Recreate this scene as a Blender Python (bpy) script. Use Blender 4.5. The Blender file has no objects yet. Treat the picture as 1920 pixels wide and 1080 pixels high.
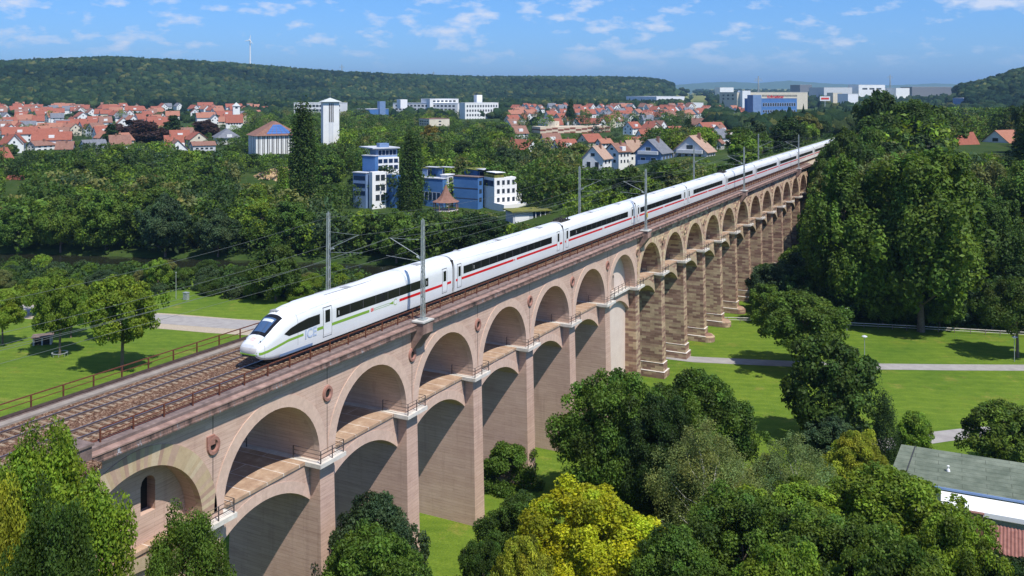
import bpy, math, random
import numpy as np
from mathutils import Vector, Matrix
random.seed(7); rng = np.random.default_rng(7)
R = math.radians
SC = bpy.context.scene
COL = SC.collection

# ------------------------------------------------------------------ camera, sky, sun, exposure
F = 1720.0; XV = 1852.0; YH = 173.0
TH = math.atan((XV - 960) / F); CO = math.cos(TH); SI = math.sin(TH)
CX, CY, CZ = 54.25, 0.0, 48.5
cam = bpy.data.cameras.new('camera'); camo = bpy.data.objects.new('camera', cam); COL.objects.link(camo)
camo.location = (CX, CY, CZ); camo.rotation_euler = (R(90), 0, TH)
cam.sensor_width = 36; cam.lens = F / 1920 * 36; cam.shift_y = -(540 - YH) / 1920
cam.clip_start = 1; cam.clip_end = 60000
SC.camera = camo
SC.view_settings.view_transform = 'Standard'; SC.view_settings.look = 'None'
SC.view_settings.gamma = 1; SC.view_settings.exposure = 0.14
SUN = Vector((1.0, -0.486, 1.78)).normalized()
sl = bpy.data.lights.new('sun', 'SUN'); sl.energy = 5.0; sl.angle = R(0.55); sl.color = (1, 0.955, 0.87)
so = bpy.data.objects.new('sun', sl); COL.objects.link(so)
so.rotation_euler = SUN.to_track_quat('Z', 'Y').to_euler(); so.location = (100, -50, 178)
W = bpy.data.worlds.new('World'); SC.world = W; W.use_nodes = True
nt = W.node_tree; N = nt.nodes; LK = nt.links; N.clear()
def nd(t, tree=None, **kw):
    n = (tree or nt).nodes.new(t)
    for k, v in kw.items(): setattr(n, k, v)
    return n
out = nd('ShaderNodeOutputWorld'); bg = nd('ShaderNodeBackground'); bg.inputs[1].default_value = 0.095
sky = nd('ShaderNodeTexSky', sky_type='NISHITA', sun_disc=False)
sky.sun_elevation = math.asin(SUN.z); sky.sun_rotation = math.atan2(SUN.x, SUN.y)
sky.altitude = 250; sky.air_density = 1.0; sky.dust_density = 0.6; sky.ozone_density = 3.0
tc = nd('ShaderNodeTexCoord'); sep = nd('ShaderNodeSeparateXYZ'); LK.new(tc.outputs['Generated'], sep.inputs[0])
def mth(op, a, b=None, tree=None, clamp=False):
    t = tree or nt
    n = t.nodes.new('ShaderNodeMath'); n.operation = op; n.use_clamp = clamp
    for i, v in enumerate((a, b)):
        if v is None: continue
        if isinstance(v, (int, float)): n.inputs[i].default_value = v
        else: t.links.new(v, n.inputs[i])
    return n.outputs[0]
# fair weather cumulus low over the horizon, seen from the side
def cl(sc, zs, det, off):
    mp = nd('ShaderNodeMapping'); mp.inputs['Scale'].default_value = (sc, sc, zs); mp.inputs['Location'].default_value = (off, off * .7, 0); LK.new(tc.outputs['Generated'], mp.inputs[0])
    n = nd('ShaderNodeTexNoise'); n.inputs['Scale'].default_value = 1; n.inputs['Detail'].default_value = det; n.inputs['Roughness'].default_value = .55; LK.new(mp.outputs[0], n.inputs['Vector']); return n.outputs[0]
c1 = cl(27, 66, 4, 9.1); c2 = cl(4.2, 22, 2, 1.7)
dens = mth('ADD', c1, mth('MULTIPLY', mth('SUBTRACT', c2, 0.5), 0.42))
ramp = nd('ShaderNodeValToRGB'); ramp.color_ramp.elements[0].position = 0.505; ramp.color_ramp.elements[1].position = 0.69
LK.new(dens, ramp.inputs[0])
fade = mth('MULTIPLY', ramp.outputs[0], mth('MULTIPLY', mth('SUBTRACT', sep.outputs[2], 0.018), 30.0, clamp=True))
fade = mth('MULTIPLY', fade, 0.80)
blue = nd('ShaderNodeMix', data_type='RGBA', blend_type='MULTIPLY'); blue.inputs[0].default_value = 1.0
hz = nd('ShaderNodeMix', data_type='RGBA'); LK.new(mth('MULTIPLY', sep.outputs[2], 9.0, clamp=True), hz.inputs[0])
hz.inputs[6].default_value = (0.60, 0.92, 1.62, 1); hz.inputs[7].default_value = (0.54, 0.94, 1.52, 1)
LK.new(sky.outputs[0], blue.inputs[6]); LK.new(hz.outputs[2], blue.inputs[7])
mix = nd('ShaderNodeMix', data_type='RGBA'); LK.new(fade, mix.inputs[0]); LK.new(blue.outputs[2], mix.inputs[6])
mix.inputs[7].default_value = (8.2, 8.6, 9.8, 1)
LK.new(mix.outputs[2], bg.inputs[0]); LK.new(bg.outputs[0], out.inputs[0])

# ------------------------------------------------------------------ pixel helpers (photograph 1920x1080 -> world)
def atD(px, py, dep):
    r = (px - 960) / F * dep
    return CX - SI * dep + CO * r, CY + CO * dep + SI * r, CZ - (py - YH) * dep / F
def ss(a, b, x):
    t = np.clip((x - a) / (b - a), 0, 1); return t * t * (3 - 2 * t)
RPX = [-3000, -1500, -400, 0, 100, 200, 300, 400, 470, 600, 700, 900, 1000, 1150, 1215, 1245, 1268, 1290, 5000]
RPY = [165, 150, 137, 131, 126, 121, 124, 127, 131, 140, 145, 151, 150, 151, 153, 157, 166, 174, 174]
def gz(x, y):
    x = np.asarray(x, float); y = np.asarray(y, float)
    d = (y - (237 + .33 * x)) / 1.053
    dx = x - CX; dy = y - CY
    r = np.hypot(dx, dy); dep = -SI * dx + CO * dy; rt = CO * dx + SI * dy
    u = np.where(dep > 1, 960 + F * rt / np.maximum(dep, 1), 9999)
    near = 2.4 * ss(135, 60, y) * (d < 0)
    bed = -3.2 * (1 - ss(9, 14, np.abs(d)))
    hl = 3 * ss(14, 50, d) + 10 * ss(60, 240, d) + 4 * ss(300, 900, d)
    hr = 23.5 * ss(16, 100, d) - 6 * ss(250, 800, d)
    w = ss(-112, -48, x) * (1 - ss(500, 1100, r)) + 0
    far = hl * (1 - w) + hr * w
    far = far + 6 * ss(900, 1500, r) * (u < 1300) * (dep > 0)
    far = far + (u >= 1300) * (25 * ss(900, 4000, r) + 35 * ss(3500, 9000, r)) * (dep > 0)
    qz = ss(425, 455, u) * (1 - ss(655, 685, u)) * (1 - ss(423, 433, dep)) * ss(300, 385, dep)
    far = far * (1 - qz) + np.minimum(far, 4.5) * qz
    h = near + bed + far
    # wooded ridge beyond the town
    ry = np.interp(u, RPX, RPY)
    rf = np.interp(u, [-400, 300, 700, 1250], [1350, 1500, 1900, 2100]); rr = rf + 1150
    zr = CZ + (YH - ry) * rr / F
    hill = np.maximum(zr - h, 0) * ss(rf, rr, r) * (dep > 0) * (u < 1290)
    ry2 = np.interp(u, [1780, 1850, 1920, 2100, 2600], [176, 164, 145, 128, 120])
    zr2 = CZ + (YH - ry2) * 2000 / F
    hill2 = np.maximum(zr2 - h, 0) * ss(1300, 2000, r) * (dep > 0) * (u > 1780) * (u < 9000)
    return h + hill + hill2
def g(x, y): return float(gz(x, y))
def ray(px, py, d0=60, d1=4000):
    d = d0
    while d < d1:
        x, y, z = atD(px, py, d)
        if z <= g(x, y): break
        d *= 1.006
    return x, y, g(x, y), d
def onp(px, py, z=0.0):
    dep = F * (CZ - z) / (py - YH); x, y, _ = atD(px, py, dep); return x, y

# ------------------------------------------------------------------ object helpers
class MB:
    def __init__(s): s.v = []; s.f = []; s.mi = []; s.cur = 0; s.col = []
    def add(s, vs, fs, col=None):
        o = len(s.v); s.v += [tuple(p) for p in vs]
        for f in fs: s.f.append(tuple(i + o for i in f)); s.mi.append(s.cur); s.col.append(col)
    def box(s, x0, x1, y0, y1, z0, z1, col=None):
        s.add([(x0, y0, z0), (x1, y0, z0), (x1, y1, z0), (x0, y1, z0), (x0, y0, z1), (x1, y0, z1), (x1, y1, z1), (x0, y1, z1)],
              [(0, 3, 2, 1), (4, 5, 6, 7), (0, 1, 5, 4), (1, 2, 6, 5), (2, 3, 7, 6), (3, 0, 4, 7)], col)
    def tap(s, cx, cy, z0, z1, a0, b0, a1, b1):
        s.add([(cx - a0, cy - b0, z0), (cx + a0, cy - b0, z0), (cx + a0, cy + b0, z0), (cx - a0, cy + b0, z0),
               (cx - a1, cy - b1, z1), (cx + a1, cy - b1, z1), (cx + a1, cy + b1, z1), (cx - a1, cy + b1, z1)],
              [(0, 3, 2, 1), (4, 5, 6, 7), (0, 1, 5, 4), (1, 2, 6, 5), (2, 3, 7, 6), (3, 0, 4, 7)])
    def tube(s, p, q, r0, r1=None, n=8, caps=True):
        r1 = r0 if r1 is None else r1
        p = Vector(p); q = Vector(q); d = (q - p)
        if d.length < 1e-6: return
        d.normalize(); a = d.orthogonal().normalized(); b = d.cross(a)
        vs = []
        for c, r in ((p, r0), (q, r1)):
            for i in range(n):
                t = 2 * math.pi * i / n; vs.append(c + a * math.cos(t) * r + b * math.sin(t) * r)
        fs = [(i, (i + 1) % n, n + (i + 1) % n, n + i) for i in range(n)]
        if caps: fs += [tuple(range(n - 1, -1, -1)), tuple(range(n, 2 * n))]
        s.add(vs, fs)
    def beam(s, p, q, a, b=None):
        b = b or a; p = Vector(p); q = Vector(q); d = (q - p).normalized()
        up = Vector((0, 0, 1)) if abs(d.z) < .95 else Vector((0, 1, 0))
        u = d.cross(up).normalized(); w = u.cross(d)
        vs = [c + u * sx * a / 2 + w * sy * b / 2 for c in (p, q) for sx, sy in ((-1, -1), (1, -1), (1, 1), (-1, 1))]
        s.add(vs, [(3, 2, 1, 0), (4, 5, 6, 7), (0, 1, 5, 4), (1, 2, 6, 5), (2, 3, 7, 6), (3, 0, 4, 7)])
    def lathe(s, prof, n=16, cx=0, cy=0):
        vs = []; m = len(prof)
        for r, z in prof:
            for i in range(n): t = 2 * math.pi * i / n; vs.append((cx + r * math.cos(t), cy + r * math.sin(t), z))
        fs = [(j * n + i, j * n + (i + 1) % n, (j + 1) * n + (i + 1) % n, (j + 1) * n + i) for j in range(m - 1) for i in range(n)]
        s.add(vs, fs)
    def prism(s, poly, x0, x1, axis='X'):
        n = len(poly)
        if axis == 'X': vs = [(x0, a, b) for a, b in poly] + [(x1, a, b) for a, b in poly]
        elif axis == 'Y': vs = [(a, x0, b) for a, b in poly] + [(a, x1, b) for a, b in poly]
        else: vs = [(a, b, x0) for a, b in poly] + [(a, b, x1) for a, b in poly]
        s.add(vs, [tuple(range(n))[::-1], tuple(range(n, 2 * n))] + [(i, (i + 1) % n, n + (i + 1) % n, n + i) for i in range(n)])
    def mesh(s, name, mats, smooth=False):
        me = bpy.data.meshes.new(name); me.from_pydata([tuple(v) for v in s.v], [], s.f)
        if not isinstance(mats, (list, tuple)): mats = [mats]
        for m in mats: me.materials.append(m)
        if any(s.mi): me.polygons.foreach_set('material_index', s.mi)
        if any(c is not None for c in s.col):
            at = me.color_attributes.new('tint', 'FLOAT_COLOR', 'CORNER'); arr = []
            for f, c in zip(s.f, s.col): arr += list((*(c or (1, 1, 1)), 1)) * len(f)
            at.data.foreach_set('color', arr)
        if smooth: me.polygons.foreach_set('use_smooth', [True] * len(s.f))
        me.update(); return me
    def build(s, name, mats, parent=None, smooth=False, loc=None, fix=False):
        me = s.mesh(name, mats, smooth)
        if fix: fixn(me)
        return link(name, me, parent, loc)
def fixn(me):
    import bmesh
    b = bmesh.new(); b.from_mesh(me); bmesh.ops.recalc_face_normals(b, faces=b.faces); b.to_mesh(me); b.free()
def link(name, me, parent=None, loc=None):
    o = bpy.data.objects.new(name, me); COL.objects.link(o)
    if parent: o.parent = parent
    if loc is not None: o.location = loc
    return o
def tag(o, label=None, cat=None, group=None, kind=None):
    if label: o['label'] = label
    if cat: o['category'] = cat
    if group: o['group'] = group
    if kind: o['kind'] = kind
    return o
def empty(name, loc=(0, 0, 0), rz=0, label=None, cat=None, group=None):
    o = bpy.data.objects.new(name, None); COL.objects.link(o); o.location = loc; o.rotation_euler = (0, 0, rz)
    return tag(o, label, cat, group)
KIDS = {}
def copy_tree(o, parent=None):
    c = o.copy(); COL.objects.link(c); c.parent = parent
    for ch in list(o.children): copy_tree(ch, c)
    return c

# ------------------------------------------------------------------ materials
def mat(name, col=(.5, .5, .5), rough=.7, metal=0, spec=.3):
    m = bpy.data.materials.new(name); m.use_nodes = True
    b = m.node_tree.nodes['Principled BSDF']
    b.inputs['Base Color'].default_value = (*col, 1); b.inputs['Roughness'].default_value = rough
    b.inputs['Metallic'].default_value = metal; b.inputs['Specular IOR Level'].default_value = spec
    return m
class MT:
    def __init__(s, m): s.m = m; s.t = m.node_tree; s.b = s.t.nodes['Principled BSDF']
    def n(s, ty, **kw): return nd(ty, s.t, **kw)
    def l(s, a, b): s.t.links.new(a, b)
    def coord(s, kind='Object', scale=(1, 1, 1)):
        t = s.n('ShaderNodeTexCoord'); mp = s.n('ShaderNodeMapping'); mp.inputs['Scale'].default_value = scale
        s.l(t.outputs[kind], mp.inputs[0]); return mp.outputs[0]
    def geo(s, scale=(1, 1, 1)):
        t = s.n('ShaderNodeNewGeometry'); mp = s.n('ShaderNodeMapping'); mp.inputs['Scale'].default_value = scale
        s.l(t.outputs['Position'], mp.inputs[0]); return mp.outputs[0]
    def noise(s, vec, scale, detail=4, rough=.5):
        n = s.n('ShaderNodeTexNoise'); n.inputs['Scale'].default_value = scale; n.inputs['Detail'].default_value = detail
        n.inputs['Roughness'].default_value = rough; s.l(vec, n.inputs['Vector']); return n.outputs[0]
    def ramp(s, fac, stops, interp='LINEAR'):
        r = s.n('ShaderNodeValToRGB'); cr = r.color_ramp; cr.interpolation = interp
        while len(cr.elements) < len(stops): cr.elements.new(.5)
        for e, (p, c) in zip(cr.elements, stops): e.position = p; e.color = (*c, 1)
        s.l(fac, r.inputs[0]); return r.outputs[0]
    def mix(s, fac, a, b, mode='MIX'):
        n = s.n('ShaderNodeMix', data_type='RGBA', blend_type=mode)
        for i, v in ((0, fac), (6, a), (7, b)):
            if isinstance(v, (int, float)): n.inputs[i].default_value = v
            elif isinstance(v, tuple): n.inputs[i].default_value = (*v, 1)
            else: s.l(v, n.inputs[i])
        return n.outputs[2]
    def math(s, op, a, b=None, clamp=False): return mth(op, a, b, s.t, clamp)
    def bump(s, h, strength=.3, dist=.05):
        b = s.n('ShaderNodeBump'); b.inputs['Strength'].default_value = strength; b.inputs['Distance'].default_value = dist
        s.l(h, b.inputs['Height']); s.l(b.outputs[0], s.b.inputs['Normal'])
    def base(s, c): s.l(c, s.b.inputs['Base Color'])
def noisy(name, c1, c2, scale=2, rough=.8, bump=0, metal=0, detail=5, spec=.25):
    m = mat(name, c1, rough, metal, spec); t = MT(m); v = t.coord()
    n = t.noise(v, scale, detail, .6); t.base(t.ramp(n, [(.3, c1), (.7, c2)]))
    if bump: t.bump(t.noise(v, scale * 6, 4), bump)
    return m
M = {}
def wallvec(t, sx, sz):
    # horizontal run = X+Y so that both faces of a pier and the flank walls carry courses
    gm = t.n('ShaderNodeNewGeometry'); sp = t.n('ShaderNodeSeparateXYZ'); t.l(gm.outputs['Position'], sp.inputs[0])
    cb = t.n('ShaderNodeCombineXYZ'); t.l(t.math('MULTIPLY', t.math('ADD', sp.outputs[0], sp.outputs[1]), sx), cb.inputs[0])
    t.l(t.math('MULTIPLY', sp.outputs[2], sz), cb.inputs[1]); return cb.outputs[0], sp, gm
def m_pink():
    m = mat('pink_render', rough=.9, spec=.15); t = MT(m); v, sp, gm = wallvec(t, 1, 1)
    br = t.n('ShaderNodeTexBrick'); br.inputs['Scale'].default_value = 1; br.inputs['Brick Width'].default_value = 3.1
    br.inputs['Row Height'].default_value = .31; br.inputs['Mortar Size'].default_value = .012; br.inputs['Bias'].default_value = 0
    br.inputs['Color1'].default_value = (1, 1, 1, 1); br.inputs['Color2'].default_value = (.90, .88, .88, 1); br.inputs['Mortar'].default_value = (.72, .68, .66, 1)
    t.l(v, br.inputs['Vector'])
    p = t.geo()
    col = t.ramp(t.noise(p, .35, 5, .6), [(.3, (.545, .375, .295)), (.7, (.635, .455, .365))])
    streak = t.noise(t.geo((.35, .35, 7)), 1.2, 3, .7)
    col = t.mix(.75, col, t.ramp(streak, [(.36, (.80, .78, .78)), (.48, (1, 1, 1))]), 'MULTIPLY')
    drip = t.noise(t.geo((1.3, 1.3, .10)), 1.0, 4, .6)
    col = t.mix(.6, col, t.ramp(drip, [(.30, (.78, .75, .76)), (.44, (1, 1, 1))]), 'MULTIPLY')
    col = t.mix(1.0, col, br.outputs['Color'], 'MULTIPLY'); t.base(col)
    t.bump(t.math('ADD', t.noise(p, 5, 4), br.outputs['Fac']), .25, .04); return m
def m_sand(name, yel=.5, dark=1.0):
    m = mat(name, rough=.9, spec=.15); t = MT(m); v, sp, gm = wallvec(t, 1, 1)
    br = t.n('ShaderNodeTexBrick'); br.inputs['Scale'].default_value = 1; br.inputs['Brick Width'].default_value = 1.5
    br.inputs['Row Height'].default_value = .40; br.inputs['Mortar Size'].default_value = .014; br.inputs['Bias'].default_value = 0
    br.inputs['Color1'].default_value = (0, 0, 0, 1); br.inputs['Color2'].default_value = (1, 1, 1, 1); br.inputs['Mortar'].default_value = (.5, .5, .5, 1)
    t.l(v, br.inputs['Vector'])
    sb = t.n('ShaderNodeSeparateColor'); t.l(br.outputs['Color'], sb.inputs[0])
    band = t.noise(t.geo((.06, .06, 1.7)), 1.0, 2, .5)
    val = t.math('ADD', t.math('MULTIPLY', sb.outputs[0], .5), t.math('MULTIPLY', band, .5))
    k = dark
    col = t.ramp(val, [(.0, (.17 * k, .10 * k, .08 * k)), (.30, (.25 * k, .15 * k, .115 * k)), (.45, (.35 * k, .22 * k, .165 * k)), (.58, (.47 * k, .345 * k, .23 * k)), (.72, (.54 * k, .41 * k, .27 * k)), (.9, (.48 * k, .33 * k, .245 * k))])
    col = t.mix(1.0, col, t.ramp(t.noise(t.geo(), .9, 6, .65), [(.3, (.72, .70, .68)), (.65, (1.05, 1.03, 1))]), 'MULTIPLY')
    mo = t.mix(br.outputs['Fac'], col, (.30 * k, .24 * k, .18 * k)); t.base(mo)
    t.bump(t.math('SUBTRACT', t.noise(t.geo(), 4, 5), br.outputs['Fac']), .35, .05); return m
def m_tint(name, rough=.85):
    m = mat(name, rough=rough, spec=.15); t = MT(m); a = t.n('ShaderNodeAttribute'); a.attribute_name = 'tint'
    t.base(t.mix(1.0, a.outputs['Color'], t.ramp(t.noise(t.geo(), 2.5, 5, .65), [(.3, (.84, .83, .82)), (.7, (1.04, 1.04, 1.04))]), 'MULTIPLY'))
    t.bump(t.noise(t.geo(), 5, 4), .25, .03); return m
def m_stain():
    m = mat('stained_coping_stone', rough=.9, spec=.15); t = MT(m); p = t.geo((1, 1, .16))
    n = t.noise(p, 1.5, 6, .75); n2 = t.noise(t.geo((.35, .35, .35)), 1.0, 3)
    v = t.math('ADD', t.math('MULTIPLY', n, .75), t.math('MULTIPLY', n2, .25))
    t.base(t.ramp(v, [(.36, (.04, .035, .033)), (.45, (.11, .075, .066)), (.53, (.24, .15, .125)), (.585, (.15, .12, .115)), (.63, (.46, .46, .49)), (.67, (.13, .10, .09))]))
    t.bump(t.noise(t.geo(), 5, 5), .4, .04); return m
M['pink'] = m_pink(); M['sand'] = m_sand('banded_sandstone'); M['sandlight'] = m_sand('light_banded_sandstone', dark=1.18)
M['tint'] = m_tint('voussoir_stone'); M['stain'] = m_stain()
M['coping'] = noisy('worn_grey_coping', (.12, .088, .08), (.25, .185, .165), 1.6, .95, .4)
M['copingpink'] = noisy('worn_pink_coping', (.17, .105, .088), (.40, .265, .22), 1.1, .95, .4)
M['ledge'] = noisy('pale_ledge_stone', (.50, .46, .41), (.72, .68, .62), 1.2, .9, .3)
M['edgebeam'] = noisy('dark_edge_beam', (.035, .022, .018), (.07, .045, .038), 2, .9)
M['walk'] = mat('walkway_surface', rough=.95, spec=.1); t = MT(M['walk'])
_b = t.n('ShaderNodeTexBrick'); _b.inputs['Scale'].default_value = 1; _b.inputs['Brick Width'].default_value = 9; _b.inputs['Row Height'].default_value = 1.9; _b.inputs['Mortar Size'].default_value = .05; _b.inputs['Mortar Smooth'].default_value = .8; t.l(t.geo(), _b.inputs['Vector'])
t.base(t.mix(t.math('MULTIPLY', _b.outputs['Fac'], t.noise(t.geo(), 1.2, 3)), t.ramp(t.noise(t.geo(), .9, 6, .7), [(.3, (.30, .19, .13)), (.55, (.42, .29, .20)), (.75, (.56, .44, .33))]), (.95, .92, .88)))
M['redstone'] = noisy('red_roundel_stone', (.26, .12, .09), (.40, .21, .17), 2, .9, .3)
M['dark'] = mat('dark_void', (.02, .018, .016), .9)
M['rust'] = noisy('rusty_steel', (.085, .028, .016), (.17, .06, .035), 5, .8, 0)
M['darksteel'] = noisy('dark_painted_steel', (.06, .05, .05), (.12, .10, .095), 5, .7, 0)
M['galv'] = noisy('galvanised_steel', (.32, .35, .34), (.47, .50, .49), 3, .5, 0, .4)
M['rail'] = noisy('rail_steel', (.10, .075, .065), (.17, .12, .10), 3, .55, 0, .3)
M['railtop'] = mat('worn_rail_head', (.30, .33, .40), .28, .9)
M['sleeper'] = noisy('weathered_sleeper', (.20, .14, .095), (.35, .265, .185), 1.5, .95, .3)
M['concrete'] = noisy('pale_concrete', (.42, .40, .37), (.56, .54, .50), 1.2, .9, .2)
M['path'] = noisy('asphalt_path', (.27, .25, .24), (.36, .34, .32), .6, .95, .2)
M['gravel'] = noisy('gravel_verge', (.30, .25, .18), (.50, .42, .32), 3, .95, .2)
M['cable'] = noisy('cable_trough_cover', (.22, .19, .165), (.32, .28, .24), 1.5, .9, .2)
M['wire'] = mat('copper_wire', (.20, .22, .20), .6, .5)
def m_ballast():
    m = mat('track_ballast', rough=.95, spec=.1); t = MT(m); p = t.geo()
    vo = t.n('ShaderNodeTexVoronoi'); vo.inputs['Scale'].default_value = 11; t.l(p, vo.inputs['Vector'])
    sc = t.n('ShaderNodeSeparateColor'); t.l(vo.outputs['Color'], sc.inputs[0])
    c = t.ramp(sc.outputs[0], [(0, (.07, .038, .026)), (.35, (.145, .082, .055)), (.65, (.22, .135, .090)), (.9, (.33, .235, .165)), (1, (.52, .42, .32))])
    c = t.mix(1.0, c, t.ramp(t.noise(t.geo((1, .35, 1)), .8, 4, .6), [(.3, (.62, .55, .52)), (.7, (1.1, 1.05, 1))]), 'MULTIPLY')
    t.base(c); t.bump(t.math('SUBTRACT', 1.0, vo.outputs['Distance']), .9, .08); return m
M['ballast'] = m_ballast()
def m_grass():
    m = mat('meadow_grass', rough=.95, spec=.1); t = MT(m); a = t.n('ShaderNodeAttribute'); a.attribute_name = 'tint'
    p = t.geo()
    big = t.ramp(t.noise(p, .035, 5, .6), [(.3, (.74, .80, .8)), (.7, (1.30, 1.14, 1.1))])
    mid = t.ramp(t.noise(t.geo((1, 1, 1)), .45, 6, .7), [(.28, (.72, .78, .72)), (.72, (1.22, 1.14, 1.15))])
    fine = t.ramp(t.noise(p, 5, 3, .7), [(.3, (.72, .74, .72)), (.7, (1.25, 1.2, 1.2))])
    sp_ = t.n('ShaderNodeSeparateXYZ'); t.l(p, sp_.inputs[0]); run_ = t.math('ADD', t.math('ADD', t.math('MULTIPLY', sp_.outputs[0], 1.1), t.math('MULTIPLY', sp_.outputs[1], -2.6)), t.math('MULTIPLY', t.noise(p, .05, 2), 26.0))
    stripe = t.ramp(t.math('SINE', run_), [(.25, (.93, .95, .93)), (.75, (1.06, 1.04, 1.05))])
    worn = t.ramp(t.noise(p, .16, 6, .75), [(.57, (1, 1, 1)), (.70, (1.8, 1.12, 2.2))])
    dry = t.ramp(t.noise(p, .09, 4, .65), [(.58, (1, 1, 1)), (.72, (1.35, 1.04, 1.2))])
    c = t.mix(1.0, a.outputs['Color'], big, 'MULTIPLY'); c = t.mix(1.0, c, mid, 'MULTIPLY'); c = t.mix(1.0, c, fine, 'MULTIPLY'); c = t.mix(1.0, c, dry, 'MULTIPLY'); c = t.mix(1.0, c, stripe, 'MULTIPLY'); c = t.mix(1.0, c, worn, 'MULTIPLY')
    t.base(c); t.bump(t.noise(p, 6, 4), .5, .12); return m
M['grass'] = m_grass()
def m_leaf(name='foliage', trans=.36):
    m = bpy.data.materials.new(name); m.use_nodes = True; t = MT(m)
    oi = t.n('ShaderNodeObjectInfo'); a = t.n('ShaderNodeAttribute'); a.attribute_name = 'tint'
    c = t.mix(1.0, oi.outputs['Color'], a.outputs['Color'], 'MULTIPLY')
    t.l(c, t.b.inputs['Base Color']); t.b.inputs['Roughness'].default_value = .6; t.b.inputs['Specular IOR Level'].default_value = .25
    tr = t.n('ShaderNodeBsdfTranslucent'); t.l(t.mix(1.0, c, (1.35, 1.25, .6), 'MULTIPLY'), tr.inputs[0])
    mx = t.n('ShaderNodeMixShader'); mx.inputs[0].default_value = trans
    t.l(t.b.outputs[0], mx.inputs[1]); t.l(tr.outputs[0], mx.inputs[2])
    o = [n for n in t.t.nodes if n.type == 'OUTPUT_MATERIAL'][0]; t.l(mx.outputs[0], o.inputs[0]); return m
M['leaf'] = m_leaf()
M['bark'] = noisy('tree_bark', (.10, .075, .055), (.20, .16, .125), 3, .95, .3)
M['birchbark'] = noisy('birch_bark', (.30, .28, .25), (.60, .58, .54), 2, .9, .2)
M['white'] = noisy('white_render', (.70, .70, .69), (.80, .80, .78), .3, .8)
M['glass'] = mat('window_glass', (.03, .04, .055), .12, 0, .6)
M['bluegrey'] = noisy('blue_grey_panel', (.14, .22, .38), (.19, .28, .45), .3, .5)
M['blue'] = noisy('blue_panel', (.06, .16, .38), (.09, .20, .43), .3, .5)
def roofm(name, c1, c2, rows=.35):
    m = mat(name, c1, .85, 0, .15); t = MT(m); v = t.coord()
    c = t.ramp(t.noise(v, .8, 5, .7), [(.3, c1), (.7, c2)])
    w = t.n('ShaderNodeTexWave'); w.bands_direction = 'Z'; w.inputs['Scale'].default_value = 1.1; w.inputs['Distortion'].default_value = .2; t.l(v, w.inputs[0])
    c = t.mix(.35, c, t.ramp(w.outputs[0], [(.2, (.55, .55, .55)), (.5, (1, 1, 1))]), 'MULTIPLY'); t.base(c); return m
M['redroof'] = roofm('red_tile_roof', (.25, .085, .058), (.36, .13, .09))
M['orangeroof'] = roofm('orange_tile_roof', (.31, .135, .09), (.41, .19, .13))
M['brownroof'] = roofm('brown_tile_roof', (.20, .10, .075), (.30, .17, .13))
M['greyroof'] = roofm('grey_slate_roof', (.13, .14, .165), (.22, .23, .26))
M['tanroof'] = roofm('tan_tile_roof', (.36, .24, .18), (.46, .32, .25))

# ================================================================== SETTING: terrain, river, paths
def build_terrain():
    rs = [0]; r = 0
    while r < 30000:
        r += 4.0 if r < 420 else max(4.0, r * .022); rs.append(r)
    rs = np.array(rs[1:]); A = 640
    # finer angular steps where the land is seen
    ang = np.concatenate([np.linspace(R(55), R(175), 460, endpoint=False), np.linspace(R(175), R(415), 180, endpoint=False)])
    A = len(ang); a, rr = np.meshgrid(ang, rs); x = CX + rr * np.cos(a); y = CY + rr * np.sin(a); z = gz(x, y)
    v = np.stack([x.ravel(), y.ravel(), z.ravel()], 1); v = np.vstack([v, [[CX, CY, g(CX, CY)]]])
    nr = len(rs); i = np.arange(nr - 1)[:, None] * A; j = np.arange(A)[None, :]; j2 = (j + 1) % A
    q = np.stack([i + j, i + j2, i + A + j2, i + A + j], 2).reshape(-1, 4)[:, ::-1]
    tri = np.array([[len(v) - 1, k, (k + 1) % A] for k in range(A)])
    me = bpy.data.meshes.new('ground'); nf = len(q); 
    me.vertices.add(len(v)); me.vertices.foreach_set('co', v.ravel())
    me.loops.add(nf * 4 + len(tri) * 3); me.loops.foreach_set('vertex_index', np.concatenate([q.ravel(), tri.ravel()]))
    me.polygons.add(nf + len(tri))
    ls = np.concatenate([np.arange(nf) * 4, nf * 4 + np.arange(len(tri)) * 3]); me.polygons.foreach_set('loop_start', ls)
    me.update(); me.validate()
    # land cover colour: meadow in the valley, scrub beyond the river, fields on the plateau
    X, Y = v[:, 0], v[:, 1]; d = (Y - (237 + .33 * X)) / 1.053; rad = np.hypot(X - CX, Y - CY)
    meadow = np.array([.115, .195, .022]); scrub = np.array([.040, .075, .018]); field = np.array([.19, .22, .07])
    w1 = ss(-24, -12, d)[:, None]; w2 = ss(1900, 2600, rad)[:, None]
    hill = ((gz(X, Y) > 40) & (rad < 4200))[:, None]
    c = meadow * (1 - w1) + scrub * w1; c = c * (1 - w2) + field * w2; c = np.where(hill, scrub, c)
    at = me.color_attributes.new('tint', 'FLOAT_COLOR', 'POINT')
    at.data.foreach_set('color', np.hstack([c, np.ones((len(c), 1))]).ravel())
    me.polygons.foreach_set('use_smooth', [True] * len(me.polygons)); me.materials.append(M['grass'])
    tag(link('ground', me), kind='structure')
build_terrain()
wm = mat('river_water', (.018, .020, .012), .12, 0, .5); t = MT(wm); t.bump(t.noise(t.geo(), .7, 3), .12, .1)
b = MB()
xs = np.linspace(-700, 500, 40)
for i in range(39):
    xa, xb = xs[i], xs[i + 1]; ya, yb = 237 + .33 * xa, 237 + .33 * xb
    b.add([(xa, ya - 17, -1.1), (xb, yb - 17, -1.1), (xb, yb + 17, -1.1), (xa, ya + 17, -1.1)], [(0, 1, 2, 3)])
tag(b.build('river', wm), kind='structure')
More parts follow.
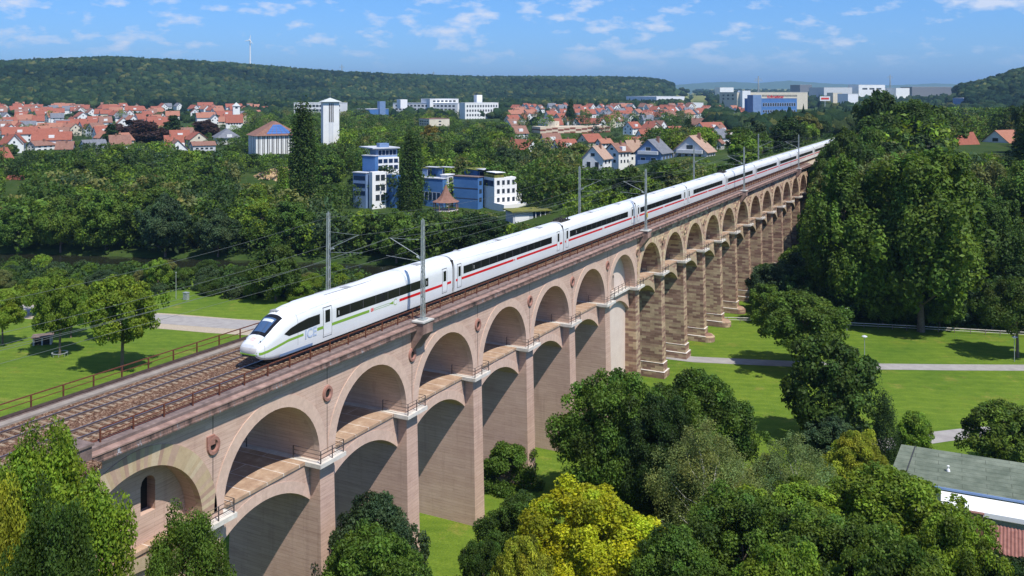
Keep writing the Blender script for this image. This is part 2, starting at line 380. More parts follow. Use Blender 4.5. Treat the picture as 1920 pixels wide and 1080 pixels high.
def strip(name, pts, w, m, lift=.03):
    b = MB(); P = []
    for (x0, y0), (x1, y1) in zip(pts, pts[1:]):
        n = max(2, int(math.hypot(x1 - x0, y1 - y0) / 3))
        P += [(x0 + (x1 - x0) * i / n, y0 + (y1 - y0) * i / n) for i in range(n)]
    P.append(pts[-1]); L = []
    for i, (x, y) in enumerate(P):
        a = P[max(0, i - 1)]; c = P[min(len(P) - 1, i + 1)]; dx, dy = c[0] - a[0], c[1] - a[1]; l = math.hypot(dx, dy) or 1
        nx, ny = -dy / l, dx / l; wl = w / 2
        for k in (-1, 0, 1):
            X, Y = x + nx * wl * k, y + ny * wl * k; L.append((X, Y, g(X, Y) + lift))
    n = len(P); b.add(L, [(3 * i + k, 3 * i + k + 1, 3 * i + k + 4, 3 * i + k + 3) for i in range(n - 1) for k in (0, 1)])
    o = b.build(name, m, fix=True); tag(o, kind='structure'); return o
def P2(*a): return [onp(*p) for p in a]
strip('park_path', P2((1250, 668), (1300, 674), (1450, 681), (1620, 687), (1780, 689), (2000, 690)), 3.6, M['path'])
strip('park_path', P2((1560, 845), (1640, 836), (1700, 828), (1760, 819), (1830, 811), (1900, 806), (1990, 800)), 3.6, M['path'])
strip('meadow_verge', P2((-60, 576), (60, 585), (300, 601), (420, 611), (520, 617), (620, 624)), 11.5, M['gravel'], .025)
strip('meadow_road', P2((-60, 573), (60, 582), (300, 598), (420, 607), (520, 613), (620, 620)), 7, M['path'], .045)
strip('riverside_yard', [(-62, 251), (-52, 256), (-40, 262), (-25, 268)], 11, M['gravel'], .12)

# ================================================================== VIADUCT
L = 12.8; ZR = 26.6; ZL = 17.87
def cen(k): return 48.5 + L * k
FX = 4.95
via = empty('viaduct', (0, cen(8), 0), 0, 'long two tier stone arch railway viaduct crossing the green valley under the white train', 'viaduct')
vo = cen(8)
def vb(b, name, m, parent=None, smooth=False, fix=True, sides=False):
    if sides:      # one object for each side of the bridge
        r = None
        for sg in (1, -1):
            c = MB()
            for f, mi, cl in zip(b.f, b.mi, b.col):
                if sum(b.v[i][0] for i in f) * sg > 0:
                    c.cur = mi; c.add([b.v[i] for i in f], [tuple(range(len(f)))], cl)
            me_ = c.mesh(name, m, smooth); import bmesh
            bm = bmesh.new(); bm.from_mesh(me_); bmesh.ops.remove_doubles(bm, verts=bm.verts, dist=1e-5)
            bmesh.ops.recalc_face_normals(bm, faces=bm.faces) if fix else None; bm.to_mesh(me_); bm.free()
            for v in me_.vertices: v.co.y -= vo
            o = link(name, me_, parent or via); r = r or o
        return r
    o = b.build(name, m, None, smooth, None, fix); 
    for v in o.data.vertices: v.co.y -= vo
    o.parent = parent or via; return o
def archpts(y0, n=36):
    r = 5.4; zs = ZL + .5; yc = y0 + L / 2
    p = [(yc - r, ZL)] + [(yc - r * math.cos(math.pi * i / n), zs + r * math.sin(math.pi * i / n)) for i in range(n + 1)] + [(yc + r, ZL)]
    return p
ZT = 25.66
def bay(k):   # opening between pier k-1 and pier k
    y0, y1 = cen(k - 1), cen(k); A = archpts(y0); m = 'pink' if 0 <= k <= 7 else 'sandlight'
    b = MB()
    for X in (FX, -FX):
        vs = []; fs = []
        ys = [y0] + [p[0] for p in A] + [y1]
        lo = [(y0, ZL)] + A + [(y1, ZL)]
        for i, (y, z) in enumerate(lo): vs += [(X, y, z), (X, y, ZT)]
        for i in range(len(lo) - 1): fs.append((2 * i, 2 * i + 2, 2 * i + 3, 2 * i + 1))
        b.add(vs, fs)
    vs = []; n = len(A)
    for X in (FX, 0, -FX): vs += [(X, y, z) for y, z in A]
    b.add(vs, [(j * n + i, j * n + i + 1, (j + 1) * n + i + 1, (j + 1) * n + i) for j in (0, 1) for i in range(n - 1)])
    o = vb(b, 'main_arch', M['sandlight'] if m != 'pink' else M['pink'], fix=False)
    # ring of voussoirs, a little proud of the wall
    rb = MB(); zs = ZL + .5; yc = y0 + L / 2; r0 = 5.4; th = 1.35 if k == 0 else .95
    nv = 60 if (k == 0 or k >= 8) else 22
    rn = random.Random(k + 5)
    for sX in (1, -1):
        for i in range(nv):
            if k == 0 or k >= 8:
                c = rn.choice([(.46, .32, .24), (.50, .38, .24), (.54, .43, .28), (.42, .28, .21), (.56, .45, .31), (.50, .36, .26)])
                if k >= 8: c = tuple(min(1, q * 1.1) for q in c)
            else: q = rn.uniform(.97, 1.03); c = (.63 * q, .455 * q, .365 * q)
            a0 = math.pi * i / nv; a1 = math.pi * (i + 1) / nv; pts = []
            for r_, a in ((r0 - .012, a0), (r0 - .012, a1), (r0 + th, a1), (r0 + th, a0)): pts.append((yc - r_ * math.cos(a), zs + r_ * math.sin(a)))
            x0, x1 = (FX - .5, FX + .06) if sX > 0 else (-FX - .06, -FX + .5)
            nfb = len(rb.v)
            rb.add([(x0, a, z) for a, z in pts] + [(x1, a, z) for a, z in pts], [(3, 2, 1, 0), (4, 5, 6, 7), (0, 1, 5, 4), (1, 2, 6, 5), (2, 3, 7, 6), (3, 0, 4, 7)], c)
    vb(rb, 'arch_ring', M['tint'], o, fix=True, sides=True)
    if k >= 1 or k == 0:   # lower tier: segmental arch carrying the walkway
        lb = MB(); h = L / 2 - 1.0; rise = 2.03; Rr = (h * h + rise * rise) / (2 * rise); zc = ZL - 1.37 - Rr; am = math.asin(h / Rr); n = 20
        arc = [(yc + Rr * math.sin(-am + 2 * am * i / n), zc + Rr * math.cos(-am + 2 * am * i / n)) for i in range(n + 1)]
        xx = 3.9
        for X in (xx, -xx):
            vs = []
            for y, z in arc: vs += [(X, y, z), (X, y, ZL - .26)]
            lb.add(vs, [(2 * i, 2 * i + 2, 2 * i + 3, 2 * i + 1) for i in range(n)])
        m_ = n + 1; lb.add([(X, y, z) for X in (xx, -xx) for y, z in arc], [(i, i + 1, m_ + i + 1, m_ + i) for i in range(n)])
        lo = vb(lb, 'lower_arch', M['pink'] if k <= 7 and k > 0 else M['sandlight'], fix=True)
        wb = MB(); wb.box(-4.02, 4.02, y0 + 1.7, y1 - 1.7, ZL - .26, ZL - .012); 
        wo = vb(wb, 'walkway', M['walk'], lo)
        rg = MB(); rn = random.Random(k)
        for i in range(n * 2):
            a0 = -am + am * i / n; a1 = -am + am * (i + 1) / n
            q = rn.uniform(.95, 1.05); c = (.63 * q, .455 * q, .365 * q) if 0 < k <= 7 else (.46 * q, .36 * q, .24 * q)
            pts = [(yc + r_ * math.sin(a), zc + r_ * math.cos(a)) for r_, a in ((Rr - .01, a0), (Rr - .01, a1), (Rr + .9, a1), (Rr + .9, a0))]
            for x0, x1 in ((xx - .3, xx + .03), (-xx - .03, -xx + .3)):
                rg.add([(x0, a, z) for a, z in pts] + [(x1, a, z) for a, z in pts], [(3, 2, 1, 0), (4, 5, 6, 7), (0, 1, 5, 4), (1, 2, 6, 5), (2, 3, 7, 6), (3, 0, 4, 7)], c)
        vb(rg, 'arch_ring', M['tint'], lo, sides=True)
    return o
for k in range(0, 20): bay(k)
def pier(k):
    y = cen(k); pk = k <= 6; gzv = g(0, y); z0 = min(gzv, g(5, y), g(-5, y)) - 1.5; zt = ZL - .35; bt = .35 * (zt - z0) / 17
    b = MB(); b.tap(0, y, z0, zt, FX + bt, .92 + bt * .35, FX - .02, .92)
    b.box(-FX + .02, FX - .02, y - .95, y + .95, zt, ZL - .001)
    p = vb(b, 'pier', M['pink'] if pk else M['sand'])
    lb = MB()
    for sx in (1, -1):
        x0, x1 = sorted((sx * 3.9, sx * 5.65))
        lb.box(x0, x1, y - 1.7, y + 1.7, zt, ZL)
    lb.box(-3.9, 3.9, y - 1.7, y - .95, zt, ZL); lb.box(-3.9, 3.9, y + .95, y + 1.7, zt, ZL)
    # corbelled underside
    for sx in (1, -1):
        for (q, zz) in ((.45, .14), (.25, .26)):
            x0, x1 = sorted((sx * 4.1, sx * (FX + q))); lb.box(x0, x1, y - .94 - q, y + .94 + q, zt - zz, zt - zz + .13)
    vb(lb, 'ledge', M['ledge'], p)
    rb = MB()
    for sx in (1, -1):
        X = sx * 5.5; q = 1.5
        pts = [(sx * 2.6, y - q), (X, y - q), (X, y), (X, y + q), (sx * 2.6, y + q)]
        for x, yy in pts: rb.beam((x, yy, ZL), (x, yy, ZL + 1.05), .07)
        for z in (.4, .72, 1.05):
            for a, c in zip(pts, pts[1:]): rb.beam((*a, ZL + z), (*c, ZL + z), .032)
    vb(rb, 'ledge_railing', M['darksteel'], p, sides=True)
    # roundel
    db = MB(); n = 28; yc = y; zc = 23.2; ro, ri = .62, .30
    for sx in (1, -1):
        vs = []; xa, xb = FX, FX + .16
        for X, r in ((xa, ro), (xb, ro - .05), (xb, ri + .07), (xb - .12, ri), (xa - .0, ri)):
            for i in range(n): a = 2 * math.pi * i / n; vs.append((sx * X, yc + r * math.cos(a), zc + r * 1.12 * math.sin(a)))
        db.add(vs, [(j * n + i, j * n + (i + 1) % n, (j + 1) * n + (i + 1) % n, (j + 1) * n + i) for j in range(4) for i in range(n)])
        if k == 0: db.box(*sorted((sx * FX, sx * (FX + .14))), yc - .62, yc + .1, zc + .1, zc + .78)
    ro_ = vb(db, 'roundel', M['redstone'] if pk else M['sand'], p, sides=True)
    hb = MB()
    for sx in (1, -1):
        vs = [(sx * (FX + .012), yc + ri * math.cos(2 * math.pi * i / n), zc + ri * 1.12 * math.sin(2 * math.pi * i / n)) for i in range(n)]; hb.add(vs, [tuple(range(n))])
        hb.box(*sorted((sx * FX, sx * (FX + .006))), yc - .03, yc + .03, ZL + .4, zc - .75)
        hb.box(*sorted((sx * FX, sx * (FX + .006))), yc - .03, yc + .03, zc + .8, ZT)
    vb(hb, 'weep_hole', M['dark'], p, sides=True)
    nb_ = MB(); nb_.box(1.9, 2.25, y - 1.012, y - 1.0, ZL + 1.7, ZL + 2.1); vb(nb_, 'niche', M['dark'], p)
    if k >= 7:
        zg = max(gzv, -1.1); h2 = 2.5; h1 = 1.1; pb = MB()
        pb.tap(0, y, zg - 2, zg + h2, FX + bt + .16, 1.22, FX + bt + .10, 1.12)
        pb.tap(0, y, zg - 2, zg + h1, FX + bt + .45, 1.5, FX + bt + .38, 1.45)
        if k in (10, 11, 12, 13, 14):
            for sx in (1, -1):
                cxp = sx * (FX + bt + .3)
                pb.lathe([(1.48, zg - 2), (1.46, zg + .95), (1.0, zg + 1.35), (.01, zg + 1.5)], 20, cxp, y)
        vb(pb, 'plinth', M['plinth'], p)
        eb = MB()
        eb.tap(0, y, zg + h2, zg + h2 + .035, FX + bt + .15, 1.17, FX + bt + .10, 1.10)
        eb.tap(0, y, zg + h1, zg + h1 + .035, FX + bt + .42, 1.48, FX + bt + .30, 1.36)
        vb(eb, 'plinth_capping', M['ledge'], p)
    return p
M['plinth'] = m_sand('weathered_plinth_stone', dark=.95)
for k in range(-1, 20): pier(k)
# walled-up bays with a small arched doorway
def infill(k, mats):
    y0, y1 = cen(k - 1), cen(k); yc = (y0 + y1) / 2; A = [(yc - 5.39, ZL)] + [(a, z) for a, z in archpts(y0)][1:-1] + [(yc + 5.39, ZL)]
    for X in ((3.3,) if k == 7 else (3.3, -3.3)):
        sgn = 1 if X > 0 else -1
        b = MB(); dw = .62; dz0 = ZL + (1.9 if k == 0 else .25); dz1 = dz0 + 1.9; yd = yc + (2.1 if k == 0 else .0)
        A2 = []
        # columns of quads from bottom to arch, leaving the doorway open
        ys = sorted(set([p[0] for p in A] + [yd - dw, yd + dw] + [yd - dw + 2 * dw * i / 10 for i in range(11)]))
        def top(y):
            return ZL + .5 + math.sqrt(max(0, 5.4 ** 2 - (y - yc) ** 2))
        for a, c in zip(ys, ys[1:]):
            mid = (a + c) / 2
            if abs(mid - yd) < dw:
                ta = dz1 + math.sqrt(max(0, dw * dw - (a - yd) ** 2)); tcn = dz1 + math.sqrt(max(0, dw * dw - (c - yd) ** 2))
                b.add([(X, a, ZL), (X, c, ZL), (X, c, dz0), (X, a, dz0)], [(0, 1, 2, 3)])
                b.add([(X, a, ta), (X, c, tcn), (X, c, top(c)), (X, a, top(a))], [(0, 1, 2, 3)])
                b.add([(X, a, ta), (X, c, tcn), (X - .8 * sgn, c, tcn), (X - .8 * sgn, a, ta)], [(0, 1, 2, 3)])
            else: b.add([(X, a, ZL), (X, c, ZL), (X, c, top(c)), (X, a, top(a))], [(0, 1, 2, 3)])
        for yy in (yd - dw, yd + dw): b.add([(X, yy, dz0), (X, yy, dz1), (X - .8 * sgn, yy, dz1), (X - .8 * sgn, yy, dz0)], [(0, 1, 2, 3)])
        b.add([(X, yd - dw, dz0), (X, yd + dw, dz0), (X - .8 * sgn, yd + dw, dz0), (X - .8 * sgn, yd - dw, dz0)], [(0, 1, 2, 3)])
        w = vb(b, 'infill_wall', mats, fix=False)
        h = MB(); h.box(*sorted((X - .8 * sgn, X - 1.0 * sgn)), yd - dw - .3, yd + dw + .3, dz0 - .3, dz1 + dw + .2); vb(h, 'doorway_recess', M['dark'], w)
    # lower wall
    b = MB(); X = 3.62 if k == 0 else 3.3; zb = g(4, yc) - 2; b.box(X - .6, X, y0 + .9, y1 - .9, zb, ZL - .3)
    vb(b, 'lower_infill_wall', mats)
    if k == 7:
        b = MB(); b.box(3.2, 4.35, y0 + 1.7, y1 - 1.7, ZL - .3, ZL + .001); vb(b, 'gangway_ledge', M['ledge'])
        rb = MB(); n = 7
        for i in range(n): yy = y0 + 1.7 + (L - 3.4) * i / (n - 1); rb.beam((4.25, yy, ZL), (4.25, yy, ZL + 1.05), .07)
        for z in (.4, .72, 1.05): rb.beam((4.25, y0 + 1.5, ZL + z), (4.25, y1 - 1.5, ZL + z), .045)
        vb(rb, 'ledge_railing', M['darksteel'])
M['infill'] = M['pink']
infill(0, M['pink'])
M['palewall'] = noisy('pale_rendered_infill', (.62, .50, .43), (.70, .585, .51), .6, .9, .15)
infill(7, M['palewall'])
# deck, cornice and parapet
Y0, Y1 = 37.6, 296.0
def run(poly, name, m, parent=None, y0=Y0, y1=Y1, mirror=False):
    b = MB(); n = len(poly); ys = np.linspace(y0, y1, 60)
    P = [(-x, z) for x, z in poly] if mirror else poly
    vs = [(x, y, z) for y in ys for x, z in P]
    b.add(vs, [(j * n + i, j * n + (i + 1) % n, (j + 1) * n + (i + 1) % n, (j + 1) * n + i) for j in range(len(ys) - 1) for i in range(n)] + [tuple(range(n)), tuple(range((len(ys) - 1) * n, len(ys) * n))])
    return vb(b, name, m, parent)
run([(-4.98, 26.50), (-4.46, 26.50), (-4.46, 26.56), (-4.98, 26.56)], 'edge_beam', M['edgebeam'])
for mir in (False, True):
    run([(4.5, ZT), (5.66, ZT), (5.66, ZT + .10), (5.58, ZT + .13), (5.58, ZT + .45), (4.5, ZT + .45)], 'parapet_face', M['stain'], mirror=mir)
    run([(4.5, ZT + .45), (5.64, ZT + .45), (5.64, ZT + .55), (5.14, ZT + .60), (4.5, ZT + .60)], 'lower_coping', M['copingpink'], mirror=mir)
    run([(4.42, ZT + .60), (5.09, ZT + .60), (5.09, ZT + .80), (4.95, ZT + .84), (4.42, ZT + .84)], 'upper_coping', M['coping'], mirror=mir)
run([(-4.45, 25.9), (4.45, 25.9), (4.45, 26.26), (-4.45, 26.26)], 'ballast_bed', M['ballast'], y0=37.6)
run([(-4.45, 26.26), (-3.75, 26.26), (-3.75, 26.42), (-4.45, 26.42)], 'cable_trough', M['cable'], y0=37.6)
run([(4.18, 26.26), (4.42, 26.26), (4.42, 26.52), (4.18, 26.52)], 'kerb_beam', M['rust'], y0=37.6)
# parapet railings: rails and posts
def railing(X, y0, y1, step=2.52):
    b = MB()
    for z in (27.38, 26.98): b.beam((X, y0, z), (X, y1, z), .075 if z > 27 else .05)
    r = vb(b, 'railing', M['rust'])
    n = int((y1 - y0) / step); pb = MB(); pb.box(-.045, .045, -.045, .045, 0, 27.38 - 26.44); pm = pb.mesh('post', M['rust'])
    rest = MB()
    for i in range(n + 1):
        yy = y0 + i * step
        if i < 100: link('post', pm, r, (X, yy - vo, 26.44))
        else: rest.box(X - .045, X + .045, yy - .045, yy + .045, 26.44, 27.38)
    if rest.v: tag(vb(rest, 'post', M['rust'], r), kind='stuff')
railing(4.72, 41.8 - 2.52, 294); railing(-5.0, 38.85, 294)
# abutment at the near end, with the square end block of the parapet
b = MB(); b.box(-7.2, 7.2, -40, 35.4, -2, 25.9); b.box(-7.2, 6.3, 35.4, 37.6, 15, 25.9)
vb(b, 'abutment', M['sandlight'])
b = MB(); b.box(4.6, 6.1, 36.3, 37.6, 24.5, 27.1); b.box(4.5, 6.2, 36.2, 37.7, 27.1, 27.25)
vb(b, 'parapet_end_block', M['coping'])
b = MB(); b.box(-7.0, 7.0, -40, 37.6, 25.9, 26.25); vb(b, 'approach_ballast', M['ballast'])
# corbels that carry the masts
for ym in (74.8, 140.0, 206.6, 273.5):
    for sx in (1, -1):
        b = MB(); b.prism([(sx * FX, 23.6), (sx * (FX + .1), 23.6), (sx * 6.35, 25.3), (sx * 6.35, 26.38), (sx * FX, 26.38)], ym - .85, ym + .85, 'Y')
        c = vb(b, 'mast_corbel', M['copingpink'])
        b = MB(); b.box(*sorted((sx * (FX + .1), sx * 6.45)), ym - .95, ym + .95, 26.38, 26.52); vb(b, 'corbel_cap', M['concrete'], c)
# plateau embankment beyond the last pier
b = MB(); b.prism([(-26, 10), (-14, 26.12), (9, 26.12), (20, 10)], 295.5, 700, 'Y')
tag(b.build('embankment', noisy('embankment_scrub', (.04, .08, .02), (.09, .13, .03), .6, .95), fix=True), kind='structure')
b = MB(); b.prism([(-13, 26), (-12.6, 26.22), (6.5, 26.22), (7, 26)], 295.4, 700, 'Y'); tag(b.build('track_formation', M['gravel'], fix=True), kind='structure')

# ================================================================== TRACKS
GA = 1.435 / 2 + .036
slm = MB(); slm.tap(0, 0, -.16, .0, 1.3, .13, 1.28, .10); slm_me = slm.mesh('sleeper', M['sleeper'])
for X in (1.93, -1.93):
    t_ = empty('railway_track', (X, 34, 26.26), 0, 'railway track %s' % ('the white train runs on, nearer the lit arch face' if X > 0 else 'left empty beside the white train'), 'railway track')
    for s in (-1, 1):
        b = MB(); x = s * GA
        b.prism([(x - .075, .03), (x + .075, .03), (x + .02, .07), (x + .02, .14), (x + .036, .15), (x + .036, .172), (x - .036, .172), (x - .036, .15), (x - .02, .14), (x - .02, .07)], -70, 400, 'Y')
        b.cur = 1; b.box(x - .030, x + .030, -70, 400, .172, .178)
        b.build('rail', [M['rail'], M['railtop']], t_)
    rest = MB(); n = 0
    for i in range(-90, 560):
        yy = i * .63
        if 0 <= i < 100: link('sleeper', slm_me, t_, (0, yy, .045))
        else: rest.tap(0, yy, -.11, .045, 1.3, .13, 1.28, .10)
    tag(rest.build('sleeper', M['sleeper'], t_), kind='stuff')

# ================================================================== CATENARY MASTS AND WIRES
def mast(sx, i, ym, h=9.6):
    X = sx * 5.75; names = ['nearest the train nose', 'second along the bridge', 'third along the bridge', 'farthest, near the tree-covered end']
    m = empty('catenary_mast', (X, ym, 26.52), 0, 'slim grey lattice catenary mast %s, on the %s parapet' % (names[i], 'lit right-hand' if sx > 0 else 'far left-hand'), 'catenary mast', None)
    b = MB(); 
    def w(z): return .19 - .07 * z / h, .12 - .03 * z / h
    n = 16
    for yy in (-1, 1):
        for xx in (-1, 1):
            b.beam((xx * w(0)[1], yy * w(0)[0], 0), (xx * w(h)[1], yy * w(h)[0], h), .075, .06)
    for q in range(n):
        z0, z1 = h * q / n, h * (q + 1) / n
        for xx in (-1, 1):
            s = 1 if q % 2 else -1
            b.beam((xx * w(z0)[1], s * w(z0)[0], z0), (xx * w(z1)[1], -s * w(z1)[0], z1), .05, .03)
        b.beam((-w(z1)[1], 0, z1 - .05), (w(z1)[1], 0, z1 - .05), .05, .4)
    b.build('lattice_post', M['galv'], m)
    b = MB(); b.box(-.34, .34, -.42, .42, 0, .12); b.build('base_plate', M['galv'], m)
    s = -sx
    b = MB(); b.tube((0, 0, 5.9), (s * 3.8, 0, 7.6), .035); b.tube((0, 0, 7.7), (s * 3.8, 0, 7.6), .015)
    b.tube((s * .2, 0, 5.6), (s * 4.3, 0, 5.85), .018); b.tube((s * .3, 0, 5.87), (s * .7, 0, 6.05), .09, .09)
    b.build('cantilever_arm', M['galv'], m)
    if sx > 0 and i == 1:
        b = MB(); b.box(.2, .24, -.28, .28, 2.0, 2.75); b.build('number_plate', mat('yellow_plate', (.55, .42, .08)), m)
        txt('number', '2', M['rust'], m, (.245, -.14, 2.16), .5)
def txt(name, s, m, parent, loc, size, rot=(R(90), 0, R(90)), ext=.004, bold=False, shear=0, sx=1):
    cu = bpy.data.curves.new('t', 'FONT'); cu.body = s; cu.size = size; cu.extrude = ext; cu.shear = shear
    if bold: cu.offset = size * .018
    o = bpy.data.objects.new('t', cu); COL.objects.link(o)
    bpy.context.view_layer.update(); me = bpy.data.meshes.new_from_object(o.evaluated_get(bpy.context.evaluated_depsgraph_get()))
    bpy.data.objects.remove(o); me.materials.clear(); me.materials.append(m)
    o = link(name, me, parent, loc); o.rotation_euler = rot; o.scale = (sx, 1, 1); return o
MY = [74.8, 140.0, 206.6, 273.5]
for i, ym in enumerate(MY):
    mast(1, i, ym); mast(-1, i, ym)
def wire(lbl, pts, r=.018, cat='wire', _s=.55):
    b = MB()
    for a, c in zip(pts, pts[1:]): b.tube(a, c, r * _s, r * _s, 5, False)
    tag(b.build('overhead_wire', M['wire']), lbl, cat, 'overhead wires along the railway')
SY = [9.5] + MY + [340.0]
for X, nm in ((1.93, 'track under the train'), (-1.93, 'empty track')):
    pts = []
    for a, c in zip(SY, SY[1:]):
        for q in range(12): f = q / 12; pts.append((X, a + (c - a) * f, 34.12 - 1.1 * 4 * f * (1 - f)))
    wire('upper sagging messenger wire over the %s' % nm, pts, .022)
    b = MB(); pts = [(X, y, 32.3) for y in np.linspace(9.5, 340, 20)]; wire('lower level contact wire over the %s' % nm, pts, .02)
for X, nm in ((5.75, 'right-hand'), (-5.75, 'left-hand')):
    pts = []
    for a, c in zip(SY, SY[1:]):
        for q in range(12): f = q / 12; pts.append((X, a + (c - a) * f, 35.7 - 1.5 * 4 * f * (1 - f)))
    wire('feeder wire running along the tops of the %s masts' % nm, pts, .02)

# ================================================================== TRAIN
M['coachwhite'] = mat('coach_white', (.74, .75, .77), .30, 0, .5)
_t = MT(M['coachwhite']); _v = _t.coord(scale=(1, .25, 1)); _t.base(_t.ramp(_t.noise(_v, .9, 5, .6), [(.3, (.66, .67, .69)), (.6, (.74, .75, .76))]))
M['coachglass'] = mat('coach_glass', (.012, .012, .015), .16, 0, .3)
M['wind'] = mat('windscreen_glass', (.05, .10, .20), .06, 0, .8)
M['red'] = mat('red_stripe', (.60, .012, .018), .4); M['green'] = mat('green_stripe', (.20, .36, .045), .4)
M['under'] = noisy('underframe', (.02, .019, .018), (.06, .055, .05), 3, .8); M['icegrey'] = mat('pale_blue_letters', (.42, .50, .66), .5)
M['seam'] = mat('dark_seam', (.05, .05, .055), .6); M['bluestripe'] = mat('pale_blue_stripe', (.22, .32, .52), .4)
M['roofgrey'] = noisy('roof_fittings', (.22, .23, .25), (.40, .41, .42), 3, .6); M['logored'] = mat('logo_red', (.72, .05, .03), .5)
M['lamp'] = mat('headlamp_lens', (.45, .50, .58), .1, 0, .8); M['bumper'] = mat('nose_cover', (.62, .59, .56), .4)
class Shell:
    def __init__(s, length, lead=False, raised=None, step=0.0): s.len = length; s.lead = lead
    def par(s, y):   # half width, bottom, top, shoulder height (above rail) at distance y from the front
        if not s.lead: return 1.43, .30, 4.22, 2.75
        w = np.interp(y, [0, .12, .4, .9, 1.6, 2.6, 4, 6, 30], [.80, .98, 1.12, 1.23, 1.31, 1.37, 1.41, 1.43, 1.43])
        bt = np.interp(y, [0, .12, .4, .9, 1.6, 2.6, 5, 30], [1.02, .80, .62, .46, .34, .26, .26, .30])
        tp = np.interp(y, [0, .12, .4, .9, 1.4, 2.0, 2.8, 3.6, 4.6, 6.0, 8, 14.5, 18, 30], [1.55, 1.82, 2.02, 2.28, 2.60, 3.02, 3.50, 3.80, 4.0, 4.07, 4.08, 4.08, 4.24, 4.24])
        sh = np.interp(y, [0, .4, 1, 2, 3, 4.5, 7, 30], [1.25, 1.35, 1.52, 1.85, 2.20, 2.5, 2.75, 2.75])
        return float(w), float(bt), float(tp), float(sh)
    def prof(s, y, n=22):
        w, bt, tp, sh = s.par(y); P = [(w * .80, bt), (w * .94, bt + .10), (w * .995, bt + (sh - bt) * .28), (w, bt + (sh - bt) * .62)]
        e = .80 if s.lead and y < 6 else .66
        for i in range(n + 1):
            a = math.pi / 2 * i / n; P.append((w * math.cos(a) ** e, sh + (tp - sh) * math.sin(a) ** .95))
        return P
    def sideX(s, y, z):
        P = s.prof(y)
        for (x0, z0), (x1, z1) in zip(P, P[1:]):
            if z0 <= z <= z1: return x0 + (x1 - x0) * (z - z0) / max(1e-6, z1 - z0)
        return P[-1][0]
    def topZ(s, y, x):
        P = s.prof(y); x = abs(x)
        if x <= P[-1][0] + 1e-6: return P[-1][1]
        for (x0, z0), (x1, z1) in zip(P[4:], P[5:]):
            if x1 <= x <= x0: return z0 + (z1 - z0) * (x0 - x) / max(1e-6, x0 - x1)
        return s.par(y)[3]
    def body(s, b, ys):
        rows = []
        for y in ys:
            P = s.prof(y); rows.append([(x, y, z) for x, z in P] + [(-x, y, z) for x, z in P[-2::-1]])
        n = len(rows[0]); vs = [p for r in rows for p in r]
        b.add(vs, [(j * n + i, j * n + i + 1, (j + 1) * n + i + 1, (j + 1) * n + i) for j in range(len(rows) - 1) for i in range(n - 1)])
        b.add([vs[i] for i in range(n)], [tuple(range(n))]); b.add([vs[-n + i] for i in range(n)], [tuple(range(n))[::-1]])
    def panel(s, b, y0, y1, z0f, z1f, off=.012, ny=None, nz=6, side=1):
        ny = ny or max(2, int((y1 - y0) / .4)); z0 = z0f if callable(z0f) else (lambda y: z0f); z1 = z1f if callable(z1f) else (lambda y: z1f); vs = []
        for i in range(ny + 1):
            y = y0 + (y1 - y0) * i / ny
            for j in range(nz + 1):
                z = z0(y) + (z1(y) - z0(y)) * j / nz; vs.append((side * (s.sideX(y, z) + off), y, z))
        m = nz + 1; b.add(vs, [(i * m + j, (i + 1) * m + j, (i + 1) * m + j + 1, i * m + j + 1)[::side] for i in range(ny) for j in range(nz)])
NOSE = 55.2; TX = 1.93
train = empty('train', (TX, NOSE, 26.6), 0, 'long white high speed train with green and red side stripes crossing the viaduct', 'train')
def door(S, par, y0, y1, zb=.72, zt=3.3):
    for sd in (1, -1):
        b = MB(); S.panel(b, y0, y1, zb, zt, .006, 3, 12, sd); d = b.build('door', M['seam'], par)
        b = MB(); S.panel(b, y0 + .05, y1 - .05, zb + .05, zt - .07, .012, 3, 12, sd); b.build('door_leaf', M['coachwhite'], d)
        b = MB(); w = (y1 - y0) * .27; S.panel(b, (y0 + y1) / 2 - w, (y0 + y1) / 2 + w, 1.95, 3.02, .019, 2, 8, sd); b.build('door_window', M['coachglass'], d)
def bogie(par, y):
    b = MB()
    for sx in (1, -1):
        for dy in (-1.25, 1.25):
            b.tube((sx * .62, y + dy, .46), (sx * .78, y + dy, .46), .46, .46, 20)
            b.box(*sorted((sx * .86, sx * 1.12)), y + dy - .22, y + dy + .22, .3, .62)
        b.beam((sx * 1.0, y - 1.9, .62), (sx * 1.0, y + 1.9, .62), .16, .22)
    b.box(-.9, .9, y - .3, y + .3, .45, .75)
    b.build('bogie', M['under'], par)
def one(S, par, y, z=2.50):
    for sd in (1,):
        o = txt('class_number', '1', M['white'], par, (S.sideX(y, z) + .02, y, z - .25), .55, ext=.003)
